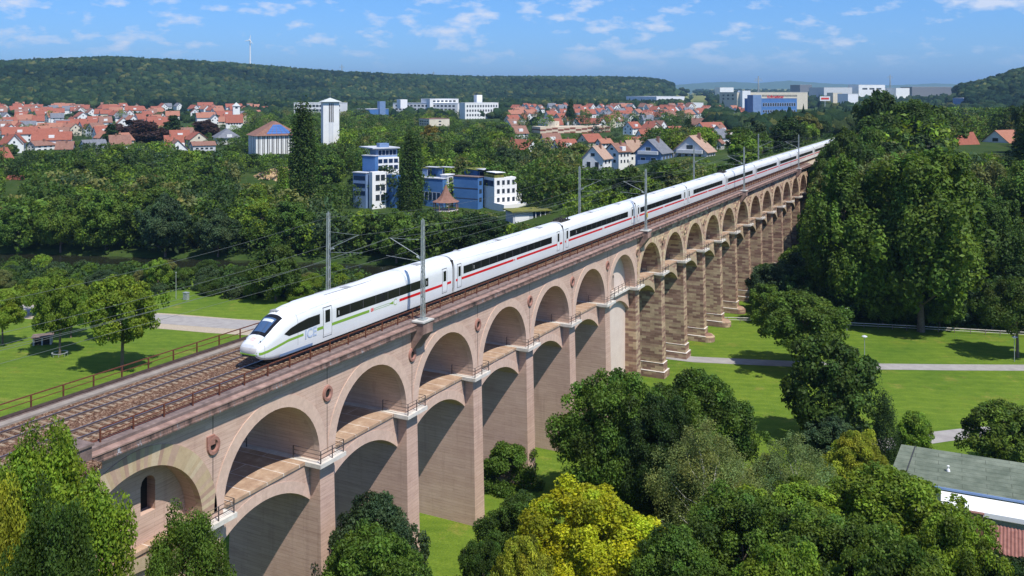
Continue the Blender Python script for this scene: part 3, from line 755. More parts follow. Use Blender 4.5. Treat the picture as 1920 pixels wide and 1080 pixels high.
def coach(i, y0, ln=28.35, lead=False):
    S = Shell(ln, lead); b = MB()
    ys = ([0, .04, .08, .12, .18] + [.25 + .12 * q for q in range(55)] + [7, 8, 9.5, 11, 13, 14.5, 15, 15.5, 16, 16.5, 17, 18, 22, ln] if lead else [0, .15, 5, 14, 24, ln - .15, ln])
    S.body(b, ys); c = b.build('coach', M['coachwhite'], train, True, (0, y0 - NOSE, 0), True)
    try: c.data.set_sharp_from_angle(angle=R(50))
    except Exception: pass
    b = MB()
    bs, be = (9.35, 24.3) if lead else (1.85 if i != 4 else 3.9, ln - (3.6 if i < 4 else 2.5))
    for sd in (1, -1): S.panel(b, bs, be, 2.06, 2.90, .012, None, 6, sd)
    wb = b.build('window_band', M['coachglass'], c)
    mb_ = MB()
    for q in range(1, int((be - bs) / 1.95)):
        yy = bs + q * 1.95
        for sd in (1, -1): S.panel(mb_, yy - .05, yy + .05, 2.08, 2.88, .017, 1, 4, sd)
    mb_.build('window_pillar', M['seam'], wb)
    if lead:
        b = MB(); zt = lambda y: np.interp(y, [2.7, 3.4, 4.4, 5.6, 7.1], [2.18, 2.48, 2.70, 2.86, 2.88]); zb = lambda y: np.interp(y, [2.7, 3.25, 7.1], [2.14, 1.88, 2.04])
        for sd in (1, -1): b = MB(); S.panel(b, 2.7, 7.1, zb, zt, .014, 24, 8, sd); b.build('cab_side_window', M['coachglass'], c)
        b = MB(); gz_ = lambda y: np.interp(y, [.02, .3, 1, 2.2, 3.2, 5.0], [1.10, 1.08, 1.16, 1.36, 1.52, 1.58])
        for sd in (1, -1):
            S.panel(b, .03, 5.0, lambda y: gz_(y) - .08, lambda y: gz_(y) + .13, .010, 40, 2, sd)
            S.panel(b, 6.75, 14.2, 1.50, 1.75, .010, None, 1, sd)
        wv = S.par(0)[0]; b.box(-wv, wv, -.06, .0, .98, 1.08); b.build('green_stripe', M['green'], c)
        b = MB()
        for sd in (1, -1):   # plug and cable outline
            for z in (1.53, 1.70): S.panel(b, 15.0, 17.5, z - .018, z + .018, .012, 4, 1, sd)
            S.panel(b, 14.98, 15.04, 1.53, 1.70, .012, 1, 1, sd)
            S.panel(b, 17.45, 18.05, lambda y: 1.62 - .03 - .12 * (y - 17.45) / .6, lambda y: 1.62 + .03 + .12 * (y - 17.45) / .6, .012, 4, 1, sd)
            for q in range(22):
                a = R(40 + 280 * q / 22); a2 = R(40 + 280 * (q + 1) / 22); cy_, cz_, r_ = 18.42, 1.62, .25
                p = [(cy_ + rr * math.cos(t), cz_ + rr * math.sin(t)) for rr, t in ((r_, a), (r_, a2), (r_ + .05, a2), (r_ + .05, a))]
                b.add([(sd * 1.446, y, z) for y, z in p], [(0, 1, 2, 3)])
        b.build('plug_emblem', M['green'], c)
        b = MB()
        for sd in (1, -1): S.panel(b, 19.1, ln - .3, 1.50, 1.76, .010, None, 1, sd)
        b.build('red_stripe', M['red'], c)
        o = txt('lettering', 'ICE', M['icegrey'], c, (S.sideX(5.9, 1.5) + .03, 5.14, 1.20), 1.05, ext=.003, bold=True)
        o2 = txt('lettering', 'ICE', M['icegrey'], c, (-S.sideX(5.9, 1.5) - .025, 6.72, 1.26), .88, rot=(R(90), 0, R(-90)), ext=.003, bold=True)
        b = MB()
        def logo(y, z, X, w=.42, h=.30):
            t_ = .035
            b.box(X, X + .004, y, y + w, z, z + t_); b.box(X, X + .004, y, y + w, z + h - t_, z + h)
            b.box(X, X + .004, y, y + t_, z + t_, z + h - t_); b.box(X, X + .004, y + w - t_, y + w, z + t_, z + h - t_)
        logo(14.42, 1.5, 1.442); b.build('logo_frame', M['logored'], c)
        txt('logo_letters', 'DB', M['logored'], c, (1.446, 14.46, 1.555), .26, ext=.002, bold=True)
        door(S, c, 7.55, 8.75); door(S, c, ln - 2.1, ln - 1.1)
        one(S, c, 9.55); one(S, c, 23.85)
        # windscreen on the sloping nose
        def patch(ya, yb, xa, xb, off, ny=14, nx=10):
            vs = []; 
            for i in range(ny + 1):
                f = i / ny; y = ya + (yb - ya) * f; hw = xa + (xb - xa) * f
                for j in range(nx + 1):
                    x = -hw + 2 * hw * j / nx; z = S.topZ(y, x); vs.append((x, y - off * .6, z + off))
            m = nx + 1; return vs, [(i * m + j, i * m + j + 1, (i + 1) * m + j + 1, (i + 1) * m + j) for i in range(ny) for j in range(nx)]
        b = MB(); b.add(*patch(1.02, 2.98, .80, .92, .022, 28, 16)); ws = b.build('windscreen', M['coachglass'], c, True)
        b = MB(); b.add(*patch(1.28, 2.60, .58, .66, .036, 24, 14)); b.build('windscreen_pane', M['wind'], ws, True)
        b = MB(); b.add(*patch(2.2, 2.45, .52, .55, .048)); b.build('pane_reflection', mat('reflection_tone', (.55, .60, .66)), ws)  # pale patch paints the reflection seen high in the windscreen
        b = MB(); b.tube((0, .95, S.topZ(.95, 0) + .02), (.25, 1.5, S.topZ(1.5, .25) + .05), .014); b.tube((.25, 1.35, S.topZ(1.35, .25) + .05), (.20, 2.1, S.topZ(2.1, .2) + .05), .02); b.build('wiper', M['seam'], ws)
        # headlamp strips, nose cover, coupler flap, seams
        for sx in (1, -1):
            vs = []; n = 10
            for i in range(n + 1):
                y = .35 + .75 * i / n; xc = .74 + .10 * i / n
                for dx in (-.07, .07): x = sx * (xc + dx); vs.append((x, y - .012, S.topZ(y, x) + .016))
            b = MB(); b.add(vs, [(2 * i, 2 * i + 1, 2 * i + 3, 2 * i + 2)[::sx] for i in range(n)]); b.build('headlight', M['lamp'], c)
            b = MB()
            for y in (.5, .75): b.lathe([(.075, 0), (.075, .02), (.04, .035), (.0, .035)], 12); 
            hl = b.build('lamp_ring', M['seam'], c, loc=(sx * .78, .55, S.topZ(.55, .78) + .012)); hl.rotation_euler = (R(38), 0, 0)
        b = MB(); w0 = .86
        vs = []
        for i in range(13):
            x = -w0 + 2 * w0 * i / 12
            for z, y in ((1.06, .015), (1.2, -.03), (1.42, -.03), (1.56, .02)): vs.append((x, y - .05 + .10 * (abs(x) / w0) ** 3, z))
        b.add(vs, [(4 * i + j, 4 * i + 4 + j, 4 * i + 5 + j, 4 * i + 1 + j) for i in range(12) for j in range(3)]); b.build('nose_cover', M['bumper'], c, True)
        b = MB()
        for ys_ in (.62, 4.3):
            vs = []; P = S.prof(ys_, 24); P = [p for p in P if p[1] > (.5 if ys_ < 1 else .6)]
            pts = [(x, z) for x, z in P] + [(-x, z) for x, z in P[-2::-1]]
            for x, z in pts: k_ = 1.006; vs += [(x * k_, ys_, z + .004), (x * k_, ys_ + .022, z + .010)]
            b.add(vs, [(2 * i, 2 * i + 1, 2 * i + 3, 2 * i + 2) for i in range(len(pts) - 1)])
        b.build('body_seam', M['seam'], c)
        # logo on the bonnet
        b = MB(); n = 6; vs = []
        for i in range(n + 1):
            y = .42 + .30 * i / n
            for x in (-.20, .20): vs.append((x, y - .01, S.topZ(y, x) + .014))
        b.add(vs, [(2 * i, 2 * i + 1, 2 * i + 3, 2 * i + 2) for i in range(n)]); b.build('bonnet_logo', mat('logo_pale', (.80, .42, .34), .4), c)
        yb_ = .50; ang = math.atan2(S.topZ(.72, 0) - S.topZ(.42, 0), .30)
        txt('logo_letters', 'DB', M['white'], c, (-.155, .445, S.topZ(.445, 0) + .022), .24, rot=(ang, 0, 0), ext=.002, bold=True)
        b = MB()
        for sd in (1, -1): b = MB(); S.panel(b, 2.2, 6.2, .30, .62, .03, 12, 3, sd); b.build('bogie_skirt', M['bluegrey'], c)
    else:
        b = MB()
        for sd in (1, -1):
            S.panel(b, .25, ln * .485, 1.50, 1.76, .010, None, 1, sd); S.panel(b, ln * .515, ln - .3, 1.50, 1.76, .010, None, 1, sd)
        b.build('red_stripe', M['red'], c)
        txt('logo_letters', 'DB', M['logored'], c, (1.444, ln * .4885, 1.53), .28, ext=.002, bold=True)
        door(S, c, .55, 1.45); 
        if i < 4: door(S, c, ln - 1.95, ln - 1.05)
        if i in (1, 2): one(S, c, 4.0)
    # roof fittings
    b = MB()
    for yy, a, l_ in ((ln * .42, .22, .9), (ln * .12, -.3, .5), (ln - 5.2, .25, 1.0)):
        for q in (-1, 0, 1): b.box(a + q * .28 - .1, a + q * .28 + .1, yy - l_ / 2, yy + l_ / 2, S.topZ(yy, abs(a) + .4) - .02, S.topZ(yy, 0) + .03)
    b.box(-.55, -.51, ln * .30, ln * .62, S.topZ(15, .5) - .02, S.topZ(15, .5) + .03); b.box(.51, .55, ln * .30, ln * .62, S.topZ(15, .5) - .02, S.topZ(15, .5) + .03)
    b.build('roof_hatch', M['roofgrey'], c)
    if i in (2, 5):
        b = MB(); b.box(-.75, .75, .4, 3.6, 3.72, 4.26)
        for sx in (-.5, .5):
            for q in range(4): b.lathe([(.09, 4.26), (.14, 4.3), (.07, 4.34), (.14, 4.38), (.07, 4.42), (.1, 4.5)], 8, sx, .8 + q * .8)
        b.beam((-.5, 1, 4.5), (-.5, 3.4, 4.55), .06); b.beam((.5, 1, 4.5), (.5, 3.4, 4.55), .06)
        b.beam((-.35, .9, 4.5), (.1, 3.0, 4.72), .05); b.beam((.35, .9, 4.5), (-.1, 3.0, 4.72), .05); b.beam((-.8, 3.1, 4.75), (.8, 3.1, 4.75), .05)
        b.build('pantograph', M['under'], c)
    b = MB(); b.box(-1.30, 1.30, 4.6 if lead else 3.7, ln - 4.2, .28, .66 if not lead else .6); b.box(-1.1, 1.1, .9 if lead else .1, ln - .1, .62, .8)
    b.build('underframe', M['under'], c)
    bogie(c, 3.6 if lead else 2.6); bogie(c, ln - 2.9)
    if i < 11:
        b = MB(); b.box(-1.24, 1.24, ln - .02, ln + .42, .75, 3.85); b.build('gangway', M['under'], c)
coach(0, NOSE, 29.1, True)
for i in range(1, 11): coach(i, 84.75 + (i - 1) * 28.75)

# ================================================================== TREES
def crown_mesh(name, seed, env, nblob, nleaf, size, brad=.2, inner=.35, asp=1.0, droop=0.0, up=.25, bvar=.16, low=.0, jit=.55):
    """unit crown: height 1 (z 0..1), width 1; env(t) gives the half width 0..0.5 at height t"""
    r = np.random.default_rng(seed)
    t = r.random(nblob) ** .9 * (1 - low) + low; a = r.random(nblob) * 2 * np.pi
    e = np.array([env(q) for q in t]); ph = r.random(4) * 6.28; wob = 1 + .13 * np.sin(2 * a + ph[0] + 3 * t) + .13 * np.sin(5 * a + ph[1] + 7 * t) + .10 * np.sin(9 * t + ph[2] + a); rad = e * wob * (inner + (1 - inner) * np.sqrt(r.random(nblob))) * .90
    rad = rad * np.where(r.random(nblob) < .16, r.uniform(1.08, 1.30, nblob), 1); C = np.stack([rad * np.cos(a), rad * np.sin(a), .06 + t * .86 + np.where((r.random(nblob) < .14) & (t > .6), r.uniform(.02, .09, nblob), 0)], 1)
    C[:, :2] += r.normal(0, .03, (nblob, 2)); br = brad * r.uniform(.45, 1.5, nblob) * (.55 + .45 * np.clip(e / .5, 0, 1))
    idx = r.choice(nblob, nleaf, p=br ** 2 / (br ** 2).sum())
    D = r.normal(0, 1, (nleaf, 3)); D[:, 2] = D[:, 2] * .9 + up
    axis = C[idx] - np.array([0, 0, .42]); axis /= np.linalg.norm(axis, axis=1)[:, None] + 1e-6
    D += axis * .75; D /= np.linalg.norm(D, axis=1)[:, None]
    rr = br[idx] * (.45 + .85 * r.random(nleaf) ** .8) ; P = C[idx] + D * rr[:, None] * np.array([1, 1, asp])
    if droop: P[:, 2] -= droop * r.random(nleaf) ** 2
    Nn = D * (1 - jit) + r.normal(0, 1, (nleaf, 3)) * jit * .8; Nn[:, 2] += .12; Nn /= np.linalg.norm(Nn, axis=1)[:, None]
    T = np.cross(Nn, r.normal(0, 1, (nleaf, 3))); T /= np.linalg.norm(T, axis=1)[:, None] + 1e-9; B = np.cross(Nn, T)
    s = size * r.uniform(.6, 1.3, nleaf)[:, None]
    q = np.stack([P - T * s * .72, P + B * s * .42, P + T * s * .72, P - B * s * .42], 1)
    bv = r.normal(1, bvar, nblob)[idx] * r.uniform(.72, 1.28, nleaf); hue = r.normal(0, .06, nblob)[idx] + r.normal(0, .05, nleaf)
    col = np.stack([bv * (1 + hue), bv, bv * (1 - hue), np.ones(nleaf)], 1)
    return P, q, col, C
def mesh_quads(name, q, col, m):
    me = bpy.data.meshes.new(name); n = len(q); me.vertices.add(n * 4); me.vertices.foreach_set('co', q.reshape(-1))
    me.loops.add(n * 4); me.loops.foreach_set('vertex_index', np.arange(n * 4)); me.polygons.add(n); me.polygons.foreach_set('loop_start', np.arange(n) * 4)
    me.update(); at = me.color_attributes.new('tint', 'FLOAT_COLOR', 'POINT'); at.data.foreach_set('color', np.repeat(np.clip(col, 0, 4), 4, 0).ravel()); me.materials.append(m); return me
def trunk_mesh(C, seed, m, base=.0, h0=.22, h=13.0, w=12.0, rad=.28, twigs=False):
    """trunk and limbs in metres for a tree h tall, w wide, crown from h0*h up"""
    r = random.Random(seed); b = MB(); top = h * (h0 + (1 - h0) * .62)
    pts = [(0, 0, -.6), (r.uniform(-.1, .1), r.uniform(-.1, .1), h * h0 * .6), (r.uniform(-.25, .25), r.uniform(-.25, .25), h * (h0 + .12)), (r.uniform(-.4, .4), r.uniform(-.4, .4), top)]
    rs = [rad * 1.25, rad * .95, rad * .75, rad * .25]
    for i in range(3): b.tube(pts[i], pts[i + 1], rs[i], rs[i + 1], 9, False)
    idx = list(range(len(C))); r.shuffle(idx)
    for k in idx[:14 if not twigs else 26]:
        c = C[k]; q = Vector((c[0] * w, c[1] * w, h * h0 + c[2] * h * (1 - h0)))
        z0 = min(max(h * h0 * .8, q.z - h * .28), top * .95); f = (z0 - h * h0) / max(.1, top - h * h0)
        s = Vector((0, 0, z0)); mid = s.lerp(q, .5) + Vector((r.uniform(-.3, .3), r.uniform(-.3, .3), -.3)); rr = rad * .42 * (1 - .5 * max(0, f))
        b.tube(s, mid, rr, rr * .6, 6, False); b.tube(mid, q, rr * .6, rr * .15, 6, False)
    return b.mesh('trunk', m, True)
E_ROUND = lambda t: .5 * max(.12, (1 - abs(2 * t - .80) ** 2.3 / (1.25 ** 2.3))) ** .55
E_EGG = lambda t: .5 * (math.sin(math.pi * min(1, (t * .93 + .07)) ** .75)) ** .62 if t < .999 else .05
E_CONE = lambda t: .5 * (1 - t) ** .85 + .02
E_COL = lambda t: .5 * max(.06, math.sin(math.pi * (t * .84 + .14))) ** .6 * (1 - .35 * t)
E_DOME = lambda t: .5 * math.sqrt(max(.02, 1 - t * t))
PROTO = {}
def proto(key, seed, env, nblob, nleaf, size, h, w, h0, rad=.28, bark='bark', **kw):
    tw = kw.pop('twigs', False)
    P, q, col, C = crown_mesh(key, seed, env, nblob, nleaf, size, **kw)
    hh = h * (1 - h0); q = q.copy()
    # crown to metres; leaves keep their size in metres
    P3 = P * np.array([w, w, hh]) + np.array([0, 0, h * h0]); off = (q - P[:, None, :]) * w
    Q = P3[:, None, :] + off
    PROTO[key] = (mesh_quads('crown', Q, col, M['leaf']), trunk_mesh(C, seed, M[bark], 0, h0, h, w, rad, tw), h, w)
E_OPEN = lambda t: .5 * max(.10, math.sin(math.pi * min(1, t * .86 + .14) ** .9)) ** .8
for i in range(3):   # fine foliage for the trees close to the camera
    proto('near%d' % i, 10 + i, (E_ROUND, E_OPEN, E_EGG)[i], 240, 70000, .0180, 14, 12, .14, .30, brad=.075, bvar=.24, jit=.6)
proto('ash', 21, E_ROUND, 210, 90000, .0165, 24, 10, .42, .3, brad=.095, bvar=.24, jit=.6)
proto('birch', 22, E_EGG, 150, 42000, .0115, 14, 9, .10, .16, 'birchbark', brad=.075, droop=.07, twigs=True, jit=.8, inner=.2)
proto('park', 29, E_ROUND, 190, 30000, .028, 12, 10, .34, .24, brad=.085, bvar=.22, jit=.5)
for i in range(4):
    proto('mid%d' % i, 30 + i, E_ROUND if i % 2 else E_EGG, 150, 21000, .034, 14, 12, .14, .30, brad=.092, bvar=.22, jit=.45)
for i in range(4):
    proto('far%d' % i, 40 + i, E_ROUND if i % 2 else E_EGG, 80, 6000, .062, 14, 12, .08, .32, brad=.115, bvar=.24, jit=.45)
proto('tall0', 50, E_EGG, 230, 34000, .030, 32, 17, .16, .55, brad=.075, asp=1.5, jit=.45, bvar=.22)
proto('tall1', 51, E_ROUND, 240, 34000, .030, 32, 18, .18, .55, brad=.075, asp=1.4, jit=.45, bvar=.22)
proto('poplar', 52, E_COL, 120, 20000, .060, 30, 9, .04, .4, brad=.19, asp=2.0, bvar=.26, jit=.4)
proto('conifer', 53, E_CONE, 110, 9000, .075, 18, 8, .03, .25, brad=.14, asp=.6, up=-.1, bvar=.2)
proto('cypress', 54, E_EGG, 60, 16000, .05, 8, 2.4, .03, .12, brad=.22, asp=2.2)
proto('bush', 55, E_DOME, 60, 26000, .030, 5, 6.3, .0, .1, brad=.14)
proto('shrub', 56, E_DOME, 40, 5200, .06, 4, 6, .0, .1, brad=.17)
GR = dict(dark=(.036, .072, .013), mid=(.056, .108, .017), bright=(.092, .160, .018), yellow=(.34, .385, .015), lime=(.16, .21, .025), purple=(.040, .022, .020),
          olive=(.095, .118, .042), blue=(.034, .064, .030), deep=(.021, .047, .012), birch=(.105, .150, .055))
GR = {k: ((v[0] * 1.62, v[1] * 1.45, v[2] * 1.15) if k != 'yellow' else v) for k, v in GR.items()}
def vary(c, a=.12):
    k = random.uniform(1 - a, 1 + a); h = random.uniform(-.08, .08); return (c[0] * k * (1 + h), c[1] * k, c[2] * k * (1 - h), 1)
NT = 0
def tree(kind, x, y, h, w, col, label, group=None, name='broadleaf_tree', cat='tree', z=None, parts=True, var=.10):
    global NT; NT += 1
    cm, tm, h0, w0 = PROTO[kind]; z = g(x, y) if z is None else z
    t = empty(name, (x, y, z), random.uniform(0, 6.28), label, cat, group)
    sc = (w / w0, w / w0, h / h0); c = link('crown', cm, t); c.scale = sc; c.color = vary(GR[col] if isinstance(col, str) else col, var)
    if parts: k = link('trunk', tm, t); k.scale = sc
    return t
def tp(kind, px, ptop, pbase, wpx, col, label, dep=None, z=None, **kw):
    """tree from its picture: column, top row and base row (on the ground) or a distance"""
    if dep is None:
        x, y, zz_, dep = ray(px, pbase, 60, 1500)
    else: x, y, _ = atD(px, 0, dep)
    zb = g(x, y) if z is None else z; top = CZ - (ptop - YH) * dep / F
    return tree(kind, x, y, top - zb, wpx * dep / F, col, label, z=zb, **kw)
# --- right hand park
tp('park', 1505, 549, 700, 148, 'mid', 'round maple on the grass just above the park path')
tp('mid1', 1556, 636, 838, 152, 'dark', 'large dark round tree on the grass below the park path')
tp('mid2', 1560, 782, 868, 95, 'blue', 'low bushy tree under the dark round park tree', z=0)
tp('cypress', 1661, 764, 885, 40, 'deep', 'narrow dark columnar cypress beside the gravel park path', name='cypress')
tp('mid3', 1716, 772, 868, 66, 'bright', 'small bright green young tree right of the dark cypress')
tp('mid1', 1882, 754, 890, 118, 'mid', 'green tree at the right edge above the flat green roof')
tp('park', 1908, 520, 672, 105, 'dark', 'dark tree at the right edge beside the park path lamp')
tp('near0', 1163, 700, 960, 205, 'mid', 'big dense maple beside the pink piers, left of the park lawn')
tp('near1', 1305, 690, 925, 190, 'mid', 'spreading green tree between the big maple and the park lawn')
tp('near2', 1235, 740, 1000, 150, 'deep', 'deep green tree tucked under the big maple')
tp('bush', 953, 836, 916, 100, 'mid', 'rounded dense green bush at the foot of a pink pier', name='bush', cat='bush')
# --- foreground
tp('near1', 703, 922, 0, 200, 'blue', 'bluish green tree in front of the pink piers at the bottom edge', dep=76)
tp('near2', 700, 985, 0, 230, 'mid', 'lower green tree at the bottom edge in front of the bluish green one', dep=70)
tp('near2', 985, 928, 0, 160, 'dark', 'dark tree left of the bright yellow tree', dep=88)
tp('near0', 905, 1015, 0, 95, 'dark', 'low dark tree at the bottom edge between lawn patch and yellow tree', dep=80)
tp('near0', 1100, 922, 0, 250, 'yellow', 'bright yellow leaved tree at the bottom middle', dep=80, var=.02)
tp('near1', 985, 1000, 0, 130, 'lime', 'yellowish green low tree at the lower left of the bright yellow one', dep=72, var=.02)
tp('birch', 1322, 785, 0, 215, 'birch', 'tall thin white stemmed birch right of the yellow tree', dep=92, name='birch_tree')
tp('birch', 1490, 812, 0, 190, 'birch', 'drooping grey green birch in front of the park lawn', dep=95, name='birch_tree')
tp('birch', 1440, 850, 0, 120, 'olive', 'small thin olive birch between the two taller birches', dep=98, name='birch_tree')
tp('near2', 1605, 806, 0, 118, 'lime', 'small yellow green tree left of the dark cypress', dep=104)
tp('near0', 1395, 930, 0, 230, 'mid', 'green tree below the birches at the bottom edge', dep=78)
tp('near1', 1500, 900, 0, 240, 'bright', 'bright green tree below the drooping birch', dep=84)
tp('near2', 1675, 880, 0, 300, 'bright', 'wide bright green tree in front of the white flat roofed hall', dep=82)
tp('near0', 1565, 970, 0, 260, 'mid', 'green tree at the bottom edge between the bright ones', dep=72)
tp('near1', 1790, 960, 0, 210, 'bright', 'light green tree at the bottom edge left of the ribbed red roof', dep=72)
tp('near1', 1265, 985, 0, 200, 'mid', 'green tree at the bottom edge right of the yellow tree', dep=74)
tp('near2', 1690, 1010, 0, 260, 'mid', 'mid green tree at the very bottom right', dep=66)
tp('near0', 1900, 1050, 0, 200, 'deep', 'dark tree in the bottom right corner under the ribbed roof', dep=70)
tp('near2', 1460, 1020, 0, 240, 'bright', 'fresh green tree at the bottom edge below the birches', dep=66)
tp('ash', 108, 824, 0, 245, 'bright', 'tall bright green ash hiding the near end of the parapet', dep=46, z=3)
tp('ash', 20, 850, 0, 250, 'bright', 'tall green tree at the left edge behind the bright ash', dep=45, z=3)
tp('ash', -5, 905, 0, 150, 'lime', 'yellow green tree in the bottom left corner', dep=42, z=3, var=.03)
tp('ash', 95, 950, 0, 200, 'dark', 'dark green lower tree before the bright ash', dep=41, z=5)
tp('ash', 350, 970, 0, 165, 'mid', 'rounded green tree in front of the first pink pier', dep=56, z=1)
# --- left meadow
tp('park', 112, 520, 668, 88, 'bright', 'rounded meadow tree with a grey ring bench around its trunk')
tp('park', 229, 518, 695, 124, 'bright', 'dark pointed meadow tree nearest the rusty railing')
tp('park', 71, 520, 592, 66, 'bright', 'small meadow tree by the grey meadow road')
tp('park', 133, 528, 634, 70, 'bright', 'meadow tree just behind the ring bench tree')
tp('park', 5, 545, 648, 70, 'bright', 'meadow tree cut by the left edge')
tp('park', 203, 540, 640, 54, 'bright', 'meadow tree behind the pointed one')
tp('park', 168, 560, 600, 50, 'bright', 'young meadow tree near the river hedge')

# ------------------------------------------------------------------ keep clear of buildings: (x0, y0, x1, y1, distance)
KEEP = [(38, 260, 138, 286, 566), (0, 262, 40, 300, 500), (1108, 256, 1165, 284, 476), (150, 240, 300, 272, 560), (855, 186, 960, 232, 900), (300, 205, 470, 238, 820), (1500, 120, 1925, 172, 3500), (1740, 160, 1925, 206, 900), (1560, 120, 1740, 176, 3500), (640, 262, 985, 402, 345), (945, 382, 1052, 425, 300), (448, 228, 562, 292, 520), (594, 183, 640, 272, 530), (722, 176, 940, 205, 1050), (860, 176, 940, 228, 1050),
        (1088, 262, 1205, 318, 390), (1190, 258, 1365, 304, 360), (1398, 172, 1512, 208, 1100), (338, 258, 420, 286, 560), (0, 325, 48, 372, 420), (445, 308, 660, 350, 420),
        (1768, 238, 1930, 293, 470), (380, 238, 446, 262, 620), (990, 222, 1155, 252, 760), (1360, 165, 1530, 190, 1500), (700, 176, 735, 218, 1050), (545, 190, 648, 212, 1050),
        (780, 218, 845, 240, 800), (960, 190, 1400, 244, 740), (0, 205, 300, 268, 640), (0, 205, 460, 236, 950), (855, 360, 905, 470, 0), (640, 480, 760, 500, 0)]
def blocked(px, ptop, pbase, wpx, dep):
    for x0, y0, x1, y1, D in KEEP:
        if dep < D + 6 and px + wpx * .42 > x0 and px - wpx * .42 < x1 and ptop < y1 - 3 and pbase > y0 + 4: return True
    return False
def project(x, y, z):
    dx, dy = x - CX, y - CY; dep = -SI * dx + CO * dy
    return 960 + F * (CO * dx + SI * dy) / dep, YH - F * (z - CZ) / dep, dep
placed = []
def hmax(u, d, z, w=8):
    h = np.full(np.shape(u), 60.0); pb = YH + (CZ - z) * F / d; hw = w * F / d * .4
    h = np.where(((u < 455) & (d > 470) & (d < 660)) | ((u > 955) & (u < 1400) & (d > 440) & (d < 690)), 6.5, h)
    for x0, y0, x1, y1, D in KEEP:
        k = (d < D + 6) & (u > x0 - hw) & (u < x1 + hw) & (pb > y0 + 3)
        h = np.where(k, np.minimum(h, (pb - (y1 - 2.0)) * d / F), h)
    return h
def scatter(n, u0, u1, d0, d1, sp, hr, wf, kinds, cols, lab, cond=None, power=1.0, tries=30000):
    c = 0
    for _ in range(tries):
        if c >= n: break
        u = random.uniform(u0, u1); d = d0 + (d1 - d0) * random.random() ** power
        x, y, _z = atD(u, 0, d)
        if cond and not cond(x, y, u, d): continue
        s = sp * (1 + .5 * (d - d0) / (d1 - d0))
        if any((x - a) ** 2 + (y - b_) ** 2 < (s * .5 + e * .5) ** 2 for a, b_, e in placed): continue
        k = random.choice(kinds); h = random.uniform(*hr); w = h * random.uniform(*wf); z = g(x, y)
        if k == 'poplar': h *= 1.25; w = h * .26
        if k == 'conifer': w = h * .42
        sc = F / d; pb = YH + (CZ - z) * sc
        hm = float(hmax(u, d, z)) * random.uniform(.85, 1.15)
        if hm < 3: continue
        if h > hm: w = max(w * hm / h, min(w, hm * 1.2)); h = hm
        cl = random.choice(cols); L_, G_ = lab(k, cl)
        tree(k, x, y, h, w, cl, L_, group=G_, name={'poplar': 'poplar_tree', 'conifer': 'conifer_tree', 'shrub': 'bush'}.get(k, 'broadleaf_tree'), cat='bush' if k == 'shrub' else 'tree')
        placed.append((x, y, s)); c += 1
    return c
CN = dict(dark='dark green', mid='mid green', bright='bright green', deep='very dark green', olive='olive green', blue='bluish green', purple='dark purple leaved', lime='yellow green', yellow='golden yellow', birch='pale green')
def labz(zone, grp):
    def f(k, c):
        kn = {'poplar': 'poplar', 'conifer': 'pointed conifer', 'shrub': 'bush'}.get(k, 'round crowned tree')
        return '%s %s %s' % (CN[c], kn, zone), '%s, %s %ss' % (grp, CN[c], kn)
    return f
dr = lambda x, y: (y - (237 + .33 * x)) / 1.053
MIXC = ['dark', 'mid', 'deep', 'mid', 'dark', 'bright', 'olive', 'blue', 'mid']
FARK = ['far0', 'far1', 'far2', 'far3']
# special trees of the far bank
tp('poplar', 567, 232, 0, 56, 'dark', 'tall dark poplar left of the blue and white riverside offices', dep=318, name='poplar_tree', parts=True); placed.append((*atD(567, 0, 318)[:2], 10))
tp('poplar', 770, 277, 0, 42, 'dark', 'tall poplar standing before the blue and white offices', dep=322, name='poplar_tree'); placed.append((*atD(770, 0, 322)[:2], 8))
tp('poplar', 529, 330, 0, 26, 'bright', 'slim bright green column shaped tree beside the tall poplar', dep=305, name='poplar_tree')
tp('far1', 272, 298, 0, 26, 'yellow', 'small golden yellow tree in the wood below the church hall', dep=440)
tp('far1', 808, 236, 0, 34, (.20, .15, .02), 'tan yellow tree behind the blue and white offices', dep=520)
tp('conifer', 325, 216, 0, 46, 'deep', 'dark pointed conifer left of the slate roofed villa', dep=640, name='conifer_tree')
tp('conifer', 208, 232, 0, 36, 'deep', 'dark pointed conifer above the left wood', dep=560, name='conifer_tree')
tp('far0', 255, 225, 0, 95, 'purple', 'dark purple beech between the pointed conifers', dep=600)
tp('far2', 297, 240, 0, 70, 'purple', 'dark purple beech right of the first purple one', dep=610)
tp('far2', 385, 225, 0, 60, 'purple', 'purple leaved tree near the slate roofed villa', dep=660)
tp('conifer', 1290, 222, 0, 30, 'deep', 'dark conifer behind the white gabled house', dep=560, name='conifer_tree')
tp('conifer', 1070, 186, 0, 18, 'deep', 'small dark conifer among the far red roofs', dep=900, name='conifer_tree')
cF = lambda x, y, u, d: dr(x, y) > 13 and not (-22 < x < 30 and y < 300)
nb = 0
n1_ = scatter(32, -60, 900, 262, 420, 12.5, (12, 19), (.75, 1.0), ['mid0', 'mid1', 'mid2', 'mid3'], ['dark', 'mid', 'deep', 'mid', 'bright', 'blue'], labz('on the far river bank', 'trees lining the far river bank'), lambda x, y, u, d: 13 < dr(x, y) < 27)
n2_ = scatter(100, -60, 1060, 275, 560, 12.5, (10, 17), (.7, 1.0), FARK + ['mid0', 'mid1', 'conifer'], MIXC, labz('in the wood beyond the river', 'wood beyond the river'), lambda x, y, u, d: cF(x, y, u, d) and dr(x, y) > 27, .8)
n3_ = scatter(48, 840, 1560, 255, 520, 12.5, (9, 15), (.75, 1.0), FARK, MIXC, labz('on the slope behind the train', 'trees on the slope behind the train'), lambda x, y, u, d: cF(x, y, u, d) and x < -19)
